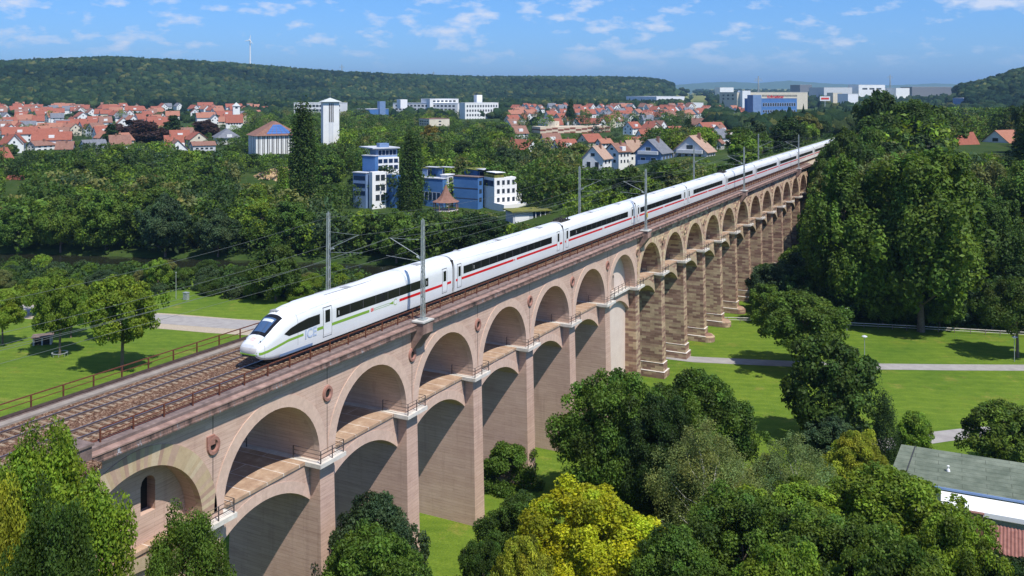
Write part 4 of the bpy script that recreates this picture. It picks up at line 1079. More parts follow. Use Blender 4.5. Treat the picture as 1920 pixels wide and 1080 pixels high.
n4_ = scatter(0, -60, 1420, 560, 900, 15, (10, 17), (.75, 1.05), FARK + ['conifer'], MIXC + ['purple', 'lime'], labz('between the river wood and the town', 'trees below the town'), lambda x, y, u, d: cF(x, y, u, d) and (x < -30 or u < 1540))
# right bank wood: tall riverside trees
for q_, (x_, y_, h_, w_) in enumerate(((13.5, 297, 13, 9), (17, 287, 17, 11), (15, 309, 13, 9), (16, 322, 13, 10), (22, 300, 18, 13), (12.5, 336, 12, 9))): tree('mid%d' % (q_ % 4), x_, y_, h_ + 26 - max(g(x_, y_), 14) - 6, w_, ['mid', 'dark'][q_ % 2], 'tree crowding the right side of the track where the train disappears', group='trees hiding the tail of the train', z=max(g(x_, y_), 14))
for q_, (x_, y_, zt_, w_) in enumerate(((12.5, 262, 21, 9), (12.5, 272, 25, 10), (12, 284, 29, 10), (11.5, 294, 32, 10), (17, 276, 30, 12))): tree(['mid0', 'mid2', 'mid3', 'mid1', 'mid0'][q_], x_, y_, zt_ - g(x_, y_), w_, ['mid', 'olive', 'mid'][q_ % 3], 'leafy tree growing up against the far piers of the viaduct', group='trees against the far piers')
tp('tall0', 1580, 300, 604, 150, 'mid', 'tall pale trunked riverside tree, left of the two that stand clear', z=0)
tp('tall1', 1727, 285, 622, 200, 'mid', 'tall pale trunked riverside tree, right of the two that stand clear', z=0)
cR = lambda x, y, u, d: x > 15 and y > 196 + .40 * (x - 0) and (dr(x, y) > 13 or dr(x, y) < -12)
n5_ = scatter(26, 1590, 2030, 188, 262, 11, (25, 33), (.42, .55), ['tall0', 'tall1'], ['mid', 'olive', 'mid', 'dark', 'mid'], labz('in the tall wood right of the viaduct', 'tall riverside wood'), cR)
n6_ = scatter(26, 1440, 2030, 182, 235, 5.5, (7, 13), (.8, 1.0), ['mid0', 'mid1', 'mid3'], ['deep', 'dark', 'mid', 'blue'], labz('low in front of the tall riverside wood', 'undergrowth of the riverside wood'), lambda x, y, u, d: x > 9 and 189 + .41 * x < y < 222 + .36 * x)
n7_ = scatter(22, 1530, 2060, 262, 520, 12, (18, 27), (.65, .9), ['far0', 'far1', 'far2', 'tall1'], ['dark', 'mid', 'deep', 'dark'], labz('behind the tall riverside wood', 'upper wood at the right'), lambda x, y, u, d: x > 13 and dr(x, y) > 14)
# near bank hedge of the left meadow
def cH(x, y, u, d): return -40 < dr(x, y) < -13 and x < -24
n8_ = scatter(60, -60, 760, 190, 285, 4.6, (2.3, 4.2), (1.2, 1.7), ['shrub', 'bush'], ['mid', 'bright', 'olive', 'blue', 'dark'], labz('in the hedge on the near river bank', 'hedge on the near river bank'), cH)
tp('mid0', 517, 455, 565, 88, 'dark', 'dark round tree on the near river bank above the train nose')
tp('mid1', 296, 486, 545, 48, 'bright', 'small bright tree on the near river bank')
print('TREES', NT, n1_, n2_, n3_, n4_, n5_, n6_, n7_, n8_)
# ------------------------------------------------------------------ distant woods: thousands of crowns that nobody could count
def ico():
    import bmesh
    b = bmesh.new(); bmesh.ops.create_icosphere(b, subdivisions=2, radius=1); b.verts.ensure_lookup_table()
    v = np.array([tuple(q.co) for q in b.verts]); f = np.array([[q.index for q in p.verts] for p in b.faces]); b.free(); return v, f
IV, IF = ico()
def forest(name, X, Y, H, Wd, label, colfn, m):
    n = len(X); r = np.random.default_rng(len(X)); Z = gz(X, Y); nv = len(IV)
    sel = r.integers(0, 8, n); defo = 1 + r.normal(0, .20, (8, nv, 1)); V = (IV[None] * defo)[sel]
    con = r.random(n) < .18
    V = V * np.stack([Wd * .56, Wd * .56, H * .52], 1)[:, None, :]
    tz = np.clip((V[:, :, 2] / (H * .52)[:, None] + 1) / 2, 0, 1); k = np.where(con[:, None], (1.15 - tz) * .75, 1.0)
    V[:, :, 0] *= k; V[:, :, 1] *= k; V[:, :, 2] *= np.where(con, 1.25, 1)[:, None]
    V += np.stack([X, Y, Z + H * .45], 1)[:, None, :]
    Fc = (IF[None] + (np.arange(n) * nv)[:, None, None]).reshape(-1, 3)
    me = bpy.data.meshes.new(name); me.vertices.add(n * nv); me.vertices.foreach_set('co', V.reshape(-1))
    me.loops.add(len(Fc) * 3); me.loops.foreach_set('vertex_index', Fc.ravel()); me.polygons.add(len(Fc)); me.polygons.foreach_set('loop_start', np.arange(len(Fc)) * 3); me.update()
    pt = np.sin(X * .011 + 1.3 * np.sin(Y * .006)) + np.sin(Y * .013 + 2 * np.sin(X * .005)); con_p = (pt > .9) & (r.random(n) < .6)
    c = colfn(n, r, con | con_p) * (1 + .16 * np.clip(-pt, -1, 1.5))[:, None]; at = me.color_attributes.new('tint', 'FLOAT_COLOR', 'POINT')
    cc = np.repeat(c, nv, 0) * r.uniform(.8, 1.2, (n * nv, 1)); at.data.foreach_set('color', np.hstack([cc, np.ones((n * nv, 1))]).ravel())
    me.materials.append(m); return tag(link(name, me), kind='stuff', label=label, cat='woodland')
fm = mat('distant_foliage', rough=.9, spec=.05); t = MT(fm); a_ = t.n('ShaderNodeAttribute'); a_.attribute_name = 'tint'
t.base(t.mix(1.0, a_.outputs['Color'], t.ramp(t.noise(t.geo(), .5, 4, .7), [(.3, (.55, .58, .55)), (.7, (1.35, 1.3, 1.3))]), 'MULTIPLY')); t.bump(t.noise(t.geo(), .6, 4, .7), 1.0, 1.2)
def fcol(n, r, con):
    pal = np.array([(.020, .042, .018), (.028, .052, .020), (.042, .064, .024), (.017, .036, .018), (.080, .092, .030)]); c = pal[r.choice(5, n, p=[.3, .28, .16, .2, .06])]
    return np.where(con[:, None], np.array([.012, .030, .018]), c) * r.uniform(.7, 1.3, (n, 1))
def polar(n, u0, u1, r0, r1, cond, p=1.0):
    u = rng.uniform(u0, u1, n); d = r0 + (r1 - r0) * rng.random(n) ** p; rr = (u - 960) / F * d
    x = CX - SI * d + CO * rr; y = CY + CO * d + SI * rr; k = cond(x, y, u, d); return x[k], y[k], d[k]
hillc = lambda x, y, u, d: (np.hypot(x - CX, y - CY) > np.interp(u, [-400, 300, 700, 1250], [1330, 1480, 1850, 2050])) & (np.hypot(x - CX, y - CY) < np.interp(u, [-400, 300, 700, 1250], [1350, 1500, 1900, 2100]) + 1330) & (u < 1262)
x, y, d = polar(26000, -80, 1262, 1330, 4200, hillc)
h = rng.uniform(10, 16, len(x)); forest('hill_forest', x, y, h, h * rng.uniform(.85, 1.2, len(x)), 'continuous forest covering the long hill on the skyline', fcol, fm)
x, y, d = polar(3200, 1780, 2060, 1300, 2300, lambda x, y, u, d: (u > 1790 + (2300 - d) * .02))
h = rng.uniform(10, 17, len(x)); forest('hill_forest', x, y, h, h * rng.uniform(.9, 1.2, len(x)), 'wooded hill rising at the right end of the skyline', fcol, fm)
def notkeep(x, y, u, d):
    z = gz(x, y); pb = YH + (CZ - z) * F / d; pt = pb - 15 * F / d; k = dr(x, y) > 30
    for x0, y0, x1, y1, D in KEEP:
        k &= ~((d < D + 10) & (u > x0 - 8) & (u < x1 + 8) & (pt < y1 - 2) & (pb > y0 + 2))
    return k
def town(u, d): return ((u < 455) & (d < 1380)) | ((u > 950) & (u < 1400) & (d < 1400))
x, y, d = polar(5200, -60, 1290, 880, 2150, lambda x, y, u, d: notkeep(x, y, u, d) & (np.hypot(x - CX, y - CY) < np.interp(u, [-400, 300, 700, 1250], [1400, 1560, 1900, 2150])) & (~town(u, d) | (rng.random(len(u)) < np.where(u < 455, .30, .20))) )
h = rng.uniform(7, 13, len(x)) * np.where(town(960 + F * (CO * (x - CX) + SI * (y - CY)) / d, d), .62, 1); forest('town_woodland', x, y, h, h * rng.uniform(.9, 1.3, len(x)), 'patchy far woodland spread between the town and the forest hill', fcol, fm)
x, y, d = polar(3000, 1330, 2060, 520, 2600, lambda x, y, u, d: notkeep(x, y, u, d) & ((d < 1300) | (rng.random(len(u)) < .35)) & ~((u > 1360) & (u < 1540) & (d > 1000) & (d < 1500)), 1.3)
h = rng.uniform(9, 15, len(x)); forest('plateau_woodland', x, y, h, h * rng.uniform(.9, 1.3, len(x)), 'dark woodland on the plateau at the right before the factories', fcol, fm)
x, y, d = polar(900, 1270, 2060, 2600, 6500, lambda x, y, u, d: u > 0)
h = rng.uniform(8, 13, len(x)); forest('hedgerow_trees', x, y, h, h * 1.6, 'scattered tiny trees across the far plain near the horizon', fcol, fm)
# the woods between, tree behind tree
def woodland(xs, ys, hs, label, seed, nl=300, name='woodland'):
    r = np.random.default_rng(seed); k = len(xs); zs = gz(xs, ys); Q = []; CC = []
    P0, q0, c0, C0 = crown_mesh('w', seed, E_ROUND, 60, nl * 8, .068, brad=.13, bvar=.24, jit=.45)
    off0 = q0 - P0[:, None, :]
    pal = np.array([GR[c] for c in ('dark', 'mid', 'deep', 'bright', 'olive', 'mid', 'dark', 'blue')])
    for i in range(k):
        sel = r.choice(nl * 8, nl, replace=False); a = r.random() * 6.28; ca, sa = math.cos(a), math.sin(a); M_ = np.array([[ca, sa, 0], [-sa, ca, 0], [0, 0, 1]])
        h = hs[i]; w = max(h, 6) * r.uniform(.8, 1.1); S_ = np.array([w, w, h])
        p = (P0[sel] * S_) @ M_; o = (off0[sel] * w) @ M_
        Q.append(p[:, None, :] + o + np.array([xs[i], ys[i], zs[i] + .3])); CC.append(c0[sel] * np.array([*(pal[r.integers(0, 8)] * r.uniform(.85, 1.2)), 1]))
    o = link(name, mesh_quads(name, np.concatenate(Q), np.concatenate(CC), M['leaf'])); o.color = (1, 1, 1, 1)
    return tag(o, label, 'woodland', kind='stuff')
def thin(x, y, d, s0, s1, d0, d1):
    keep = []; grid = {}
    for i in range(len(x)):
        s = s0 + (s1 - s0) * (d[i] - d0) / (d1 - d0); k = (int(x[i] // 12), int(y[i] // 12)); ok = True
        for a in (-1, 0, 1):
            for b_ in (-1, 0, 1):
                for (p, q) in grid.get((k[0] + a, k[1] + b_), ()):
                    if (p - x[i]) ** 2 + (q - y[i]) ** 2 < s * s: ok = False
        if ok: grid.setdefault(k, []).append((x[i], y[i])); keep.append(i)
    return np.array(keep)
x, y, d = polar(26000, -90, 1330, 252, 980, lambda x, y, u, d: (dr(x, y) > 15) & ~((x > -26) & (x < 34)) & (hmax(u, d, gz(x, y)) > 2.5) & ~(town(u, d) & (d > 620) & (rng.random(len(u)) < .985)), .7)
k = thin(x, y, d, 6.0, 12.5, 252, 980); x, y, d = x[k], y[k], d[k]; print('WOOD', len(x))
uu = 960 + F * (CO * (x - CX) + SI * (y - CY)) / d; woodland(x, y, np.minimum(rng.uniform(9, 15, len(x)), hmax(uu, d, gz(x, y))), 'unbroken woodland filling the slope between the river and the town', 61, 560)
x, y, d = polar(9000, 1500, 2090, 215, 900, lambda x, y, u, d: (x > 16) & (u > 1530 + (d < 260) * 40) & (dr(x, y) > 13) & (hmax(u, d, gz(x, y)) > 2.5), .8)
k = thin(x, y, d, 7, 12, 215, 900); x, y, d = x[k], y[k], d[k]; print('WOODR', len(x))
uu = 960 + F * (CO * (x - CX) + SI * (y - CY)) / d; woodland(x, y, np.minimum(rng.uniform(12, 20, len(x)), hmax(uu, d, gz(x, y))), 'dense wood filling the right bank behind the tall riverside trees', 62, 560)
# thickets under the river wood so no bare floor shows
x, y, d = polar(5200, -80, 1560, 240, 900, lambda x, y, u, d: (dr(x, y) > 13) & ~((x > -16) & (x < 30)) & notkeep(x, y, u, d), .9)
def under(n, nleaf, xs, ys, label, name):
    r = np.random.default_rng(n); k = len(xs); per = nleaf; cx = np.repeat(xs, per); cy = np.repeat(ys, per); R_ = np.repeat(r.uniform(1.6, 3.6, k), per)
    D = r.normal(0, 1, (k * per, 3)); D[:, 2] = np.abs(D[:, 2]); D /= np.linalg.norm(D, axis=1)[:, None]
    P = np.stack([cx, cy, gz(cx, cy)], 1) + D * R_[:, None] * np.array([1, 1, .9]); Nn = D + r.normal(0, .5, D.shape); Nn /= np.linalg.norm(Nn, axis=1)[:, None]
    T = np.cross(Nn, r.normal(0, 1, D.shape)); T /= np.linalg.norm(T, axis=1)[:, None]; B = np.cross(Nn, T); s = .42
    q = np.stack([P - T * s, P + B * s * .6, P + T * s, P - B * s * .6], 1); bv = r.uniform(.7, 1.3, k * per) * np.repeat(r.uniform(.6, 1.4, k), per)
    col = np.stack([bv * .045, bv * .09, bv * .018, np.ones(k * per)], 1)
    o = link(name, mesh_quads(name, q, col, M['leaf'])); o.color = (1, 1, 1, 1); return tag(o, label, 'undergrowth', kind='stuff')
under(3, 46, x, y, 'dense undergrowth covering the slope beyond the river', 'undergrowth')
x, y, d = polar(1500, 1440, 2080, 183, 330, lambda x, y, u, d: (x > 9) & (y > 190 + .41 * x) & ((dr(x, y) > 13) | (dr(x, y) < -12)))
under(4, 60, x, y, 'dark undergrowth beneath the tall riverside wood', 'undergrowth')
x, y, d = polar(1500, -80, 800, 180, 300, lambda x, y, u, d: (dr(x, y) > -34) & (dr(x, y) < -13) & (x < -22))
under(5, 70, x, y, 'leafy bank of weeds and brambles along the near river edge', 'undergrowth')

# ================================================================== BUILDINGS
class Bld:
    def __init__(s, name, label, cat, px, pyb, dep, a, group=None):
        s.rots = {}; s.dep = dep; s.k = dep / F; s.a = R(a); s.rot = TH - s.a; s.o = atD(px, pyb, dep)
        s.root = empty(name, s.o, 0, label, cat, group); s.pyb = pyb
    def W(s, c, x, y, z):
        rt_ = s.rots.get(tuple(c), s.rot); ca, sa = math.cos(rt_), math.sin(rt_)
        return (c[0] + x * ca - y * sa - s.o[0], c[1] + x * sa + y * ca - s.o[1], c[2] + z - s.o[2])
    def lb(s, b, c, x0, x1, y0, y1, z0, z1):
        v = [s.W(c, *p) for p in ((x0, y0, z0), (x1, y0, z0), (x1, y1, z0), (x0, y1, z0), (x0, y0, z1), (x1, y0, z1), (x1, y1, z1), (x0, y1, z1))]
        b.add(v, [(0, 3, 2, 1), (4, 5, 6, 7), (0, 1, 5, 4), (1, 2, 6, 5), (2, 3, 7, 6), (3, 0, 4, 7)])
    def box(s, name, l, c, r, top, base, m, dd=0, deep=6, cap=None):
        dep = s.dep + dd; k = dep / F; P = atD(c, base, dep); aa = s.a if (c - l) >= (r - c) else math.pi / 2 - s.a; s.rots[tuple(P)] = TH - aa; Wf = (c - l) * k / max(.08, math.cos(aa)); Ds = (r - c) * k / max(.08, math.sin(aa))
        H = (base - top) * k; b = MB(); s.lb(b, P, -Wf, 0, 0, Ds, -deep, H); o = b.build(name, m, s.root)
        B = dict(P=P, W=Wf, D=Ds, H=H, o=o, k=k)
        if cap:
            b = MB(); e = .25; P = tuple(P); s.lb(b, P, -Wf - e, e, -e, Ds + e, H, H + .28); b.build('roof_edge', cap, s.root)
        return B
    def win(s, B, face, n, rows, u0=.08, u1=.92, v0=.12, v1=.88, fw=.62, fh=.5, m=None, frame=None, name='window'):
        m = m or M['glass']
        for j in range(rows):
            for i in range(n):
                cw = (u1 - u0) / n; ch = (v1 - v0) / rows; u = u0 + cw * (i + .5); v = v0 + ch * (j + .5); hw = cw * fw / 2; hh = ch * fh / 2
                b = MB(); z0, z1 = (v - hh) * B['H'], (v + hh) * B['H']
                def rect(b, e, t0, t1):
                    if face == 'F': s.lb(b, B['P'], -B['W'] + (u - hw) * B['W'] - e, -B['W'] + (u + hw) * B['W'] + e, -t1, -t0, z0 - e, z1 + e)
                    else: s.lb(b, B['P'], t0, t1, (u - hw) * B['D'] - e, (u + hw) * B['D'] + e, z0 - e, z1 + e)
                if frame:
                    rect(b, .12, -.02, .05); f = b.build(name, frame, s.root); b = MB(); rect(b, 0, .0, .075); b.build('pane', m, f)
                else: rect(b, 0, -.02, .06); b.build(name, m, s.root)
    def gable(s, B, h, m, wm, axis='y', over=.6, name='roof', th=.22):
        P, W_, D, H = B['P'], B['W'], B['D'], B['H']; e = over
        b = MB(); g_ = MB()
        if axis == 'y':
            v = [s.W(P, *p) for p in ((-W_, 0, H), (0, 0, H), (-W_ / 2, 0, H + h), (-W_, D, H), (0, D, H), (-W_ / 2, D, H + h))]
            g_.add(v, [(0, 1, 2), (5, 4, 3), (0, 2, 5, 3), (1, 4, 5, 2)]); sl = h / (W_ / 2)
            for sg in (-1, 1):
                xo = -W_ / 2 + sg * (W_ / 2 + e); zo = H - e * sl
                b.add([s.W(P, *p) for p in ((-W_ / 2, -e, H + h + .03), (xo, -e, zo + .03), (xo, D + e, zo + .03), (-W_ / 2, D + e, H + h + .03), (-W_ / 2, -e, H + h + th), (xo, -e, zo + th), (xo, D + e, zo + th), (-W_ / 2, D + e, H + h + th))],
                      [(0, 3, 2, 1), (4, 5, 6, 7), (0, 1, 5, 4), (1, 2, 6, 5), (2, 3, 7, 6), (3, 0, 4, 7)])
        else:
            v = [s.W(P, *p) for p in ((-W_, 0, H), (-W_, D, H), (-W_, D / 2, H + h), (0, 0, H), (0, D, H), (0, D / 2, H + h))]
            g_.add(v, [(0, 2, 1), (3, 4, 5), (0, 3, 5, 2), (1, 2, 5, 4)]); sl = h / (D / 2)
            for sg in (-1, 1):
                yo = D / 2 + sg * (D / 2 + e); zo = H - e * sl
                b.add([s.W(P, *p) for p in ((-W_ - e, D / 2, H + h + .03), (-W_ - e, yo, zo + .03), (e, yo, zo + .03), (e, D / 2, H + h + .03), (-W_ - e, D / 2, H + h + th), (-W_ - e, yo, zo + th), (e, yo, zo + th), (e, D / 2, H + h + th))],
                      [(0, 3, 2, 1), (4, 5, 6, 7), (0, 1, 5, 4), (1, 2, 6, 5), (2, 3, 7, 6), (3, 0, 4, 7)])
        g_.build('gable', wm, s.root, fix=True); return b.build(name, m, s.root, fix=True)
    def hip(s, B, h, m, ridge=.4, e=.7, name='roof'):
        P, W_, D, H = B['P'], B['W'], B['D'], B['H']; b = MB(); rl = W_ * ridge / 2
        v = [(-W_ - e, -e, H), (e, -e, H), (e, D + e, H), (-W_ - e, D + e, H), (-W_ / 2 - rl, D / 2, H + h), (-W_ / 2 + rl, D / 2, H + h)]
        b.add([s.W(P, *p) for p in v], [(0, 1, 5, 4), (1, 2, 5), (2, 3, 4, 5), (3, 0, 4), (3, 2, 1, 0)]); return b.build(name, m, s.root, fix=True)
    def part(s, name, B, x0, x1, y0, y1, z0, z1, m, parent=None):
        b = MB(); s.lb(b, B['P'], x0, x1, y0, y1, z0, z1); return b.build(name, m, parent or s.root)
M['cream'] = noisy('cream_render', (.58, .52, .40), (.68, .62, .50), .4, .85); M['greywall'] = noisy('pale_grey_render', (.46, .48, .52), (.56, .58, .62), .4, .8)
M['solar'] = mat('solar_panel', (.03, .12, .36), .2, 0, .6); M['yellowwall'] = noisy('yellow_render', (.60, .43, .16), (.68, .50, .22), .5)
M['greenroof'] = noisy('planted_roof', (.10, .11, .03), (.24, .24, .05), 1.2, .95, .4); M['darkglass'] = mat('dark_blue_glass', (.012, .03, .08), .15, 0, .5)
M['stripeA'] = mat('cream_band', (.62, .50, .38), .8); M['stripeB'] = mat('brown_band', (.22, .075, .05), .8); M['whitep'] = mat('white_paint', (.80, .80, .80), .6)
M['industrial'] = noisy('white_cladding', (.68, .70, .73), (.78, .79, .80), .1, .6); M['lead'] = noisy('pale_metal_roof', (.42, .45, .44), (.54, .57, .55), .6, .5)
# church tower
B = Bld('bell_tower', 'tall slim white concrete bell tower with a shallow pyramid roof above the trees', 'tower', 606, 292, 525, 22)
b = B.box('wall', 597.5, 606, 634, 191, 292, M['white'], deep=8)
for i in range(3): B.part('louvre_strip', b, 0, .07, b['D'] * (.35 + .11 * i), b['D'] * (.40 + .11 * i), .8, b['H'] * .995, M['greywall'] if i != 5 else M['seam'])
for i in range(3): B.part('belfry_opening', b, 0, .10, b['D'] * (.36 + .11 * i), b['D'] * (.42 + .11 * i), b['H'] * .62, b['H'] * .97, M['seam'])
B.part('side_slit', b, -b['W'] * .55, -b['W'] * .45, -.06, 0, 0, b['H'] * .98, M['greywall'])
B.hip(b, 2.3, M['lead'], .12, 1.3); q = MB(); c = B.W(b['P'], -b['W'] / 2, b['D'] / 2, b['H'] + 2); q.tube(c, (c[0], c[1], c[2] + 5), .07); q.build('lightning_rod', M['galv'], B.root)
# church hall
B = Bld('church_hall', 'white church hall with brown hipped roof and blue solar panels beside the bell tower', 'church', 480, 292, 515, 30)
b = B.box('wall', 452, 480, 552, 255, 292, M['white']); B.hip(b, 8.0, M['brownroof'], .45, 1.2)
for i in range(9):
    y = b['D'] * (.04 + .105 * i); B.part('slit_window', b, 0, .08, y, y + .55, 0, b['H'] * .98, M['seam']); B.part('slit_window', b, 0, .08, y + 1.0, y + 1.4, 0, b['H'] * .98, M['seam'])
for i in range(4): x = -b['W'] * (.1 + .22 * i); B.part('slit_window', b, x - .5, x, -.08, 0, 0, b['H'] * .98, M['seam'])
pr = MB(); P_, W_, D, H = b['P'], b['W'], b['D'], b['H']; rl = W_ * .45 / 2
def lerp(a, b_, t): return tuple(a[i] + (b_[i] - a[i]) * t for i in range(3))
E0, E1, T0 = (1.2, -1.2, H), (1.2, D + 1.2, H), (-W_ / 2 + rl, D / 2, H + 8.0)
for i in range(5):
    for j in range(4):
        def pp(u, v): return lerp(lerp(E0, E1, u), T0, v)
        u0, u1 = .22 + .125 * i, .22 + .125 * i + .115; v0, v1 = .12 + .16 * j, .12 + .16 * j + .145
        f = [pp(*z) for z in ((u0, v0), (u1, v0), (u1, v1), (u0, v1))]; pr.add([B.W(P_, x + .10, y, z + .12) for x, y, z in f], [(0, 1, 2, 3)])
pr.build('solar_panels', M['solar'], B.root)
# slate villa, blue-grey house, red hall, little white tower
B = Bld('villa', 'slate roofed villa with a dormer left of the church hall', 'house', 408, 268, 620, 25); b = B.box('wall', 380, 408, 446, 259, 268, M['white']); B.hip(b, 6.0, M['greyroof'], .35, 1.0)
B.win(b, 'R', 6, 1, frame=M['whitep']); B.part('dormer', b, -3, .2, b['D'] * .4, b['D'] * .62, b['H'], b['H'] + 2.2, M['white'])
B = Bld('flat_house', 'blue grey house with a low tiled roof carrying solar panels below the villa', 'house', 362, 292, 545, 28); b = B.box('wall', 346, 362, 398, 273, 292, M['greywall']); B.gable(b, 2.0, M['brownroof'], M['greywall'], 'y'); B.win(b, 'R', 4, 2, frame=M['whitep']); B.win(b, 'F', 2, 2, frame=M['whitep'])
B = Bld('red_roofed_hall', 'long house under a broad deep red roof below the little white tower', 'house', 424, 236, 830, 20); b = B.box('wall', 418, 424, 452, 229, 236, M['white']); B.gable(b, 6.5, M['redroof'], M['white'], 'y'); B.win(b, 'R', 5, 1)
B = Bld('church_tower', 'small square white church tower with a pale pyramid cap', 'tower', 437, 216, 1010, 30); b = B.box('wall', 435, 437, 448, 199, 216, M['white']); B.hip(b, 4.2, M['lead'], .02, .8); B.win(b, 'R', 1, 1, .3, .7, .70, .94, .9, .8)
# hospital
B = Bld('hospital', 'long white multi storey hospital with rows of windows under the forest hill', 'hospital', 862, 232, 1050, 30)
b1 = B.box('wall', 727, 858, 872, 194, 226, M['white'], dd=25, cap=M['greywall']); B.win(b1, 'F', 16, 4, .03, .97, .12, .95, .6, .5)
b2 = B.box('wall', 860, 872, 934, 193, 232, M['white'], cap=M['whitep']); B.win(b2, 'R', 12, 4, .03, .98, .08, .95, .55, .5)
b3 = B.box('wall', 786, 806, 858, 185.5, 194, M['white'], dd=40, cap=M['greywall']); B.win(b3, 'R', 6, 1)
B.box('wall', 742, 751, 763, 186.5, 194, M['whitep'], dd=30); B.box('wall', 888, 894, 904, 178, 193, M['whitep'], dd=30)
B = Bld('hospital_wing', 'low white hospital wing behind the bell tower with a dark window row', 'hospital', 620, 213, 1060, 8); b = B.box('wall', 548, 640, 645, 193, 213, M['white'], cap=M['whitep']); B.win(b, 'F', 13, 2, .01, .98, .1, .92, .8, .5)
B = Bld('blue_office', 'blue clad flat building between the bell tower and the hospital', 'office', 693, 222, 1040, 30); b = B.box('wall', 663, 693, 722, 205, 222, M['blue'], cap=M['greywall']); B.box('wall', 706, 712, 722, 190, 206, M['bluegrey'], dd=12)
B = Bld('cream_block', 'cream flat roofed block in front of the hospital', 'house', 805, 243, 800, 35); b = B.box('wall', 782, 805, 841, 223, 243, M['cream'], cap=M['brownroof']); B.win(b, 'F', 4, 3, frame=M['whitep']); B.win(b, 'R', 1, 2, .45, .6, .3, .9, .8, .4)
# blue and white riverside offices
B = Bld('riverside_offices', 'terraced blue and white glass offices above the river', 'office', 905, 398, 345, 32)
A1 = B.box('wall', 659, 686, 694, 325, 372, M['bluegrey'], dd=6, deep=14, cap=M['greywall']); B.win(A1, 'F', 1, 3, .03, .97, .05, .95, .96, .55, M['darkglass'])
A2 = B.box('wall', 690, 698, 722, 323, 400, M['whitep'], dd=4, deep=8); B.win(A2, 'R', 2, 3, .2, .95, .25, .98, .8, .6, frame=M['whitep'])
A3 = B.box('wall', 722, 744, 750, 329, 375, M['blue'], dd=6, deep=14); A3b = B.box('wall', 750, 830, 840, 336, 380, M['blue'], dd=6, deep=14, cap=M['greywall'])
B.win(A3b, 'F', 9, 1, .05, .95, .05, .45, .75, .8, M['darkglass'], M['greywall'])
A4 = B.box('wall', 826, 838, 850, 329, 378, M['greywall'], dd=8, deep=14, cap=M['whitep']); B.win(A4, 'R', 1, 3, .2, .8, .2, .95, .8, .7, M['glass'], M['whitep'])
A5 = B.box('wall', 848, 896, 905, 333, 392, M['blue'], dd=2, deep=12, cap=M['coping']); B.win(A5, 'R', 1, 3, .2, .8, .15, .95, .8, .5); B.part('shadow_joint', A5, -A5['W'], 0, -.05, 0, A5['H'] * .62, A5['H'] * .65, M['seam']); B.part('shadow_joint', A5, -A5['W'], 0, -.05, 0, A5['H'] * .30, A5['H'] * .32, M['seam'])
A6 = B.box('wall', 906, 927, 969, 334, 388, M['whitep'], dd=0, deep=12)
B.win(A6, 'R', 4, 3, .06, .96, .08, .98, .5, .5, frame=M['greywall']); B.part('loggia', A6, -A6['W'] * .95, -.6, -.08, 0, A6['H'] * .70, A6['H'] * .90, M['darkglass'])
B.part('roof_hedge', A6, -A6['W'], -.3, .1, A6['D'] * .45, A6['H'], A6['H'] + 1.0, M['greenroof']); B.part('awning', A6, -A6['W'] * .9, -.2, .5, A6['D'] * .5, A6['H'] + 1.8, A6['H'] + 2.0, M['whitep'])
A6b = B.box('wall', 966, 969, 978, 362, 388, M['whitep'], dd=8, deep=8); B.box('terrace_wall', 905, 945, 990, 384, 396, M['whitep'], dd=-6, deep=10)
A7 = B.box('wall', 677, 703, 708, 293, 325, M['blue'], dd=10, deep=2, cap=M['greywall']); A8 = B.box('wall', 700, 706, 745, 296, 325, M['whitep'], dd=12, deep=2)
B.win(A8, 'R', 4, 2, .05, .98, .15, .98, .75, .62, M['darkglass'], M['greywall'])
A9 = B.box('wall', 690, 705, 742, 279, 294, M['bluegrey'], dd=14, deep=1); B.win(A9, 'R', 5, 1, .1, .95, .1, .85, .85, .8, M['darkglass'], M['greywall'])
B.part('canopy_roof', A9, -A9['W'] - 6.5, 1.5, -2.0, A9['D'] + .5, A9['H'], A9['H'] + .45, M['greywall']); B.part('roof_plant', A9, -4, -1, 2, 6, A9['H'] + .45, A9['H'] + 2.0, M['bluegrey'])
q = MB(); 
for x in (-9, -6.5): q.tube(B.W(A9['P'], x, -1.2, A9['H']), B.W(A9['P'], x + 2, 0, 0), .10)
q.build('raking_strut', M['whitep'], B.root)
for (l, c_, r_) in ((791, 801, 806), (808, 829, 833), (868, 895, 925)):
    X_ = B.box('penthouse', l, c_, r_, 316 if l < 860 else 320, 333, M['blue'] if l != 791 else M['bluegrey'], dd=14, deep=1, cap=M['greenroof'])
    B.part('canopy_roof', X_, -1, 4.2, 0, X_['D'] + 1, X_['H'] + .5, X_['H'] + .7, M['greywall'])
    B.win(X_, 'R', 2, 1, .1, .9, .1, .9, .8, .8, M['darkglass'], M['greywall'])
# pavilion with a tent shaped tiled roof
B = Bld('pavilion', 'open timber pavilion under a pointed brown tent shaped roof', 'pavilion', 836, 394, 320, 0); q = MB()
n = 8; rad = [(4.9, 3.0), (3.3, 3.7), (2.0, 5.0), (1.1, 6.6), (.35, 8.4), (.02, 8.9)]
q.lathe(rad, n); q.build('roof', M['brownroof'], B.root)
q = MB()
for i in range(n): a_ = 2 * math.pi * i / n; q.tube((4.3 * math.cos(a_), 4.3 * math.sin(a_), -3), (4.3 * math.cos(a_), 4.3 * math.sin(a_), 3.2), .14); q.tube((4.3 * math.cos(a_), 4.3 * math.sin(a_), 3.0), (3.2 * math.cos(a_ + .39), 3.2 * math.sin(a_ + .39), 1.0), .09)
q.build('timber_frame', M['brownroof'], B.root); q = MB(); q.lathe([(4.5, -.1), (4.5, .15), (.01, .15)], n); q.build('floor_deck', M['concrete'], B.root)
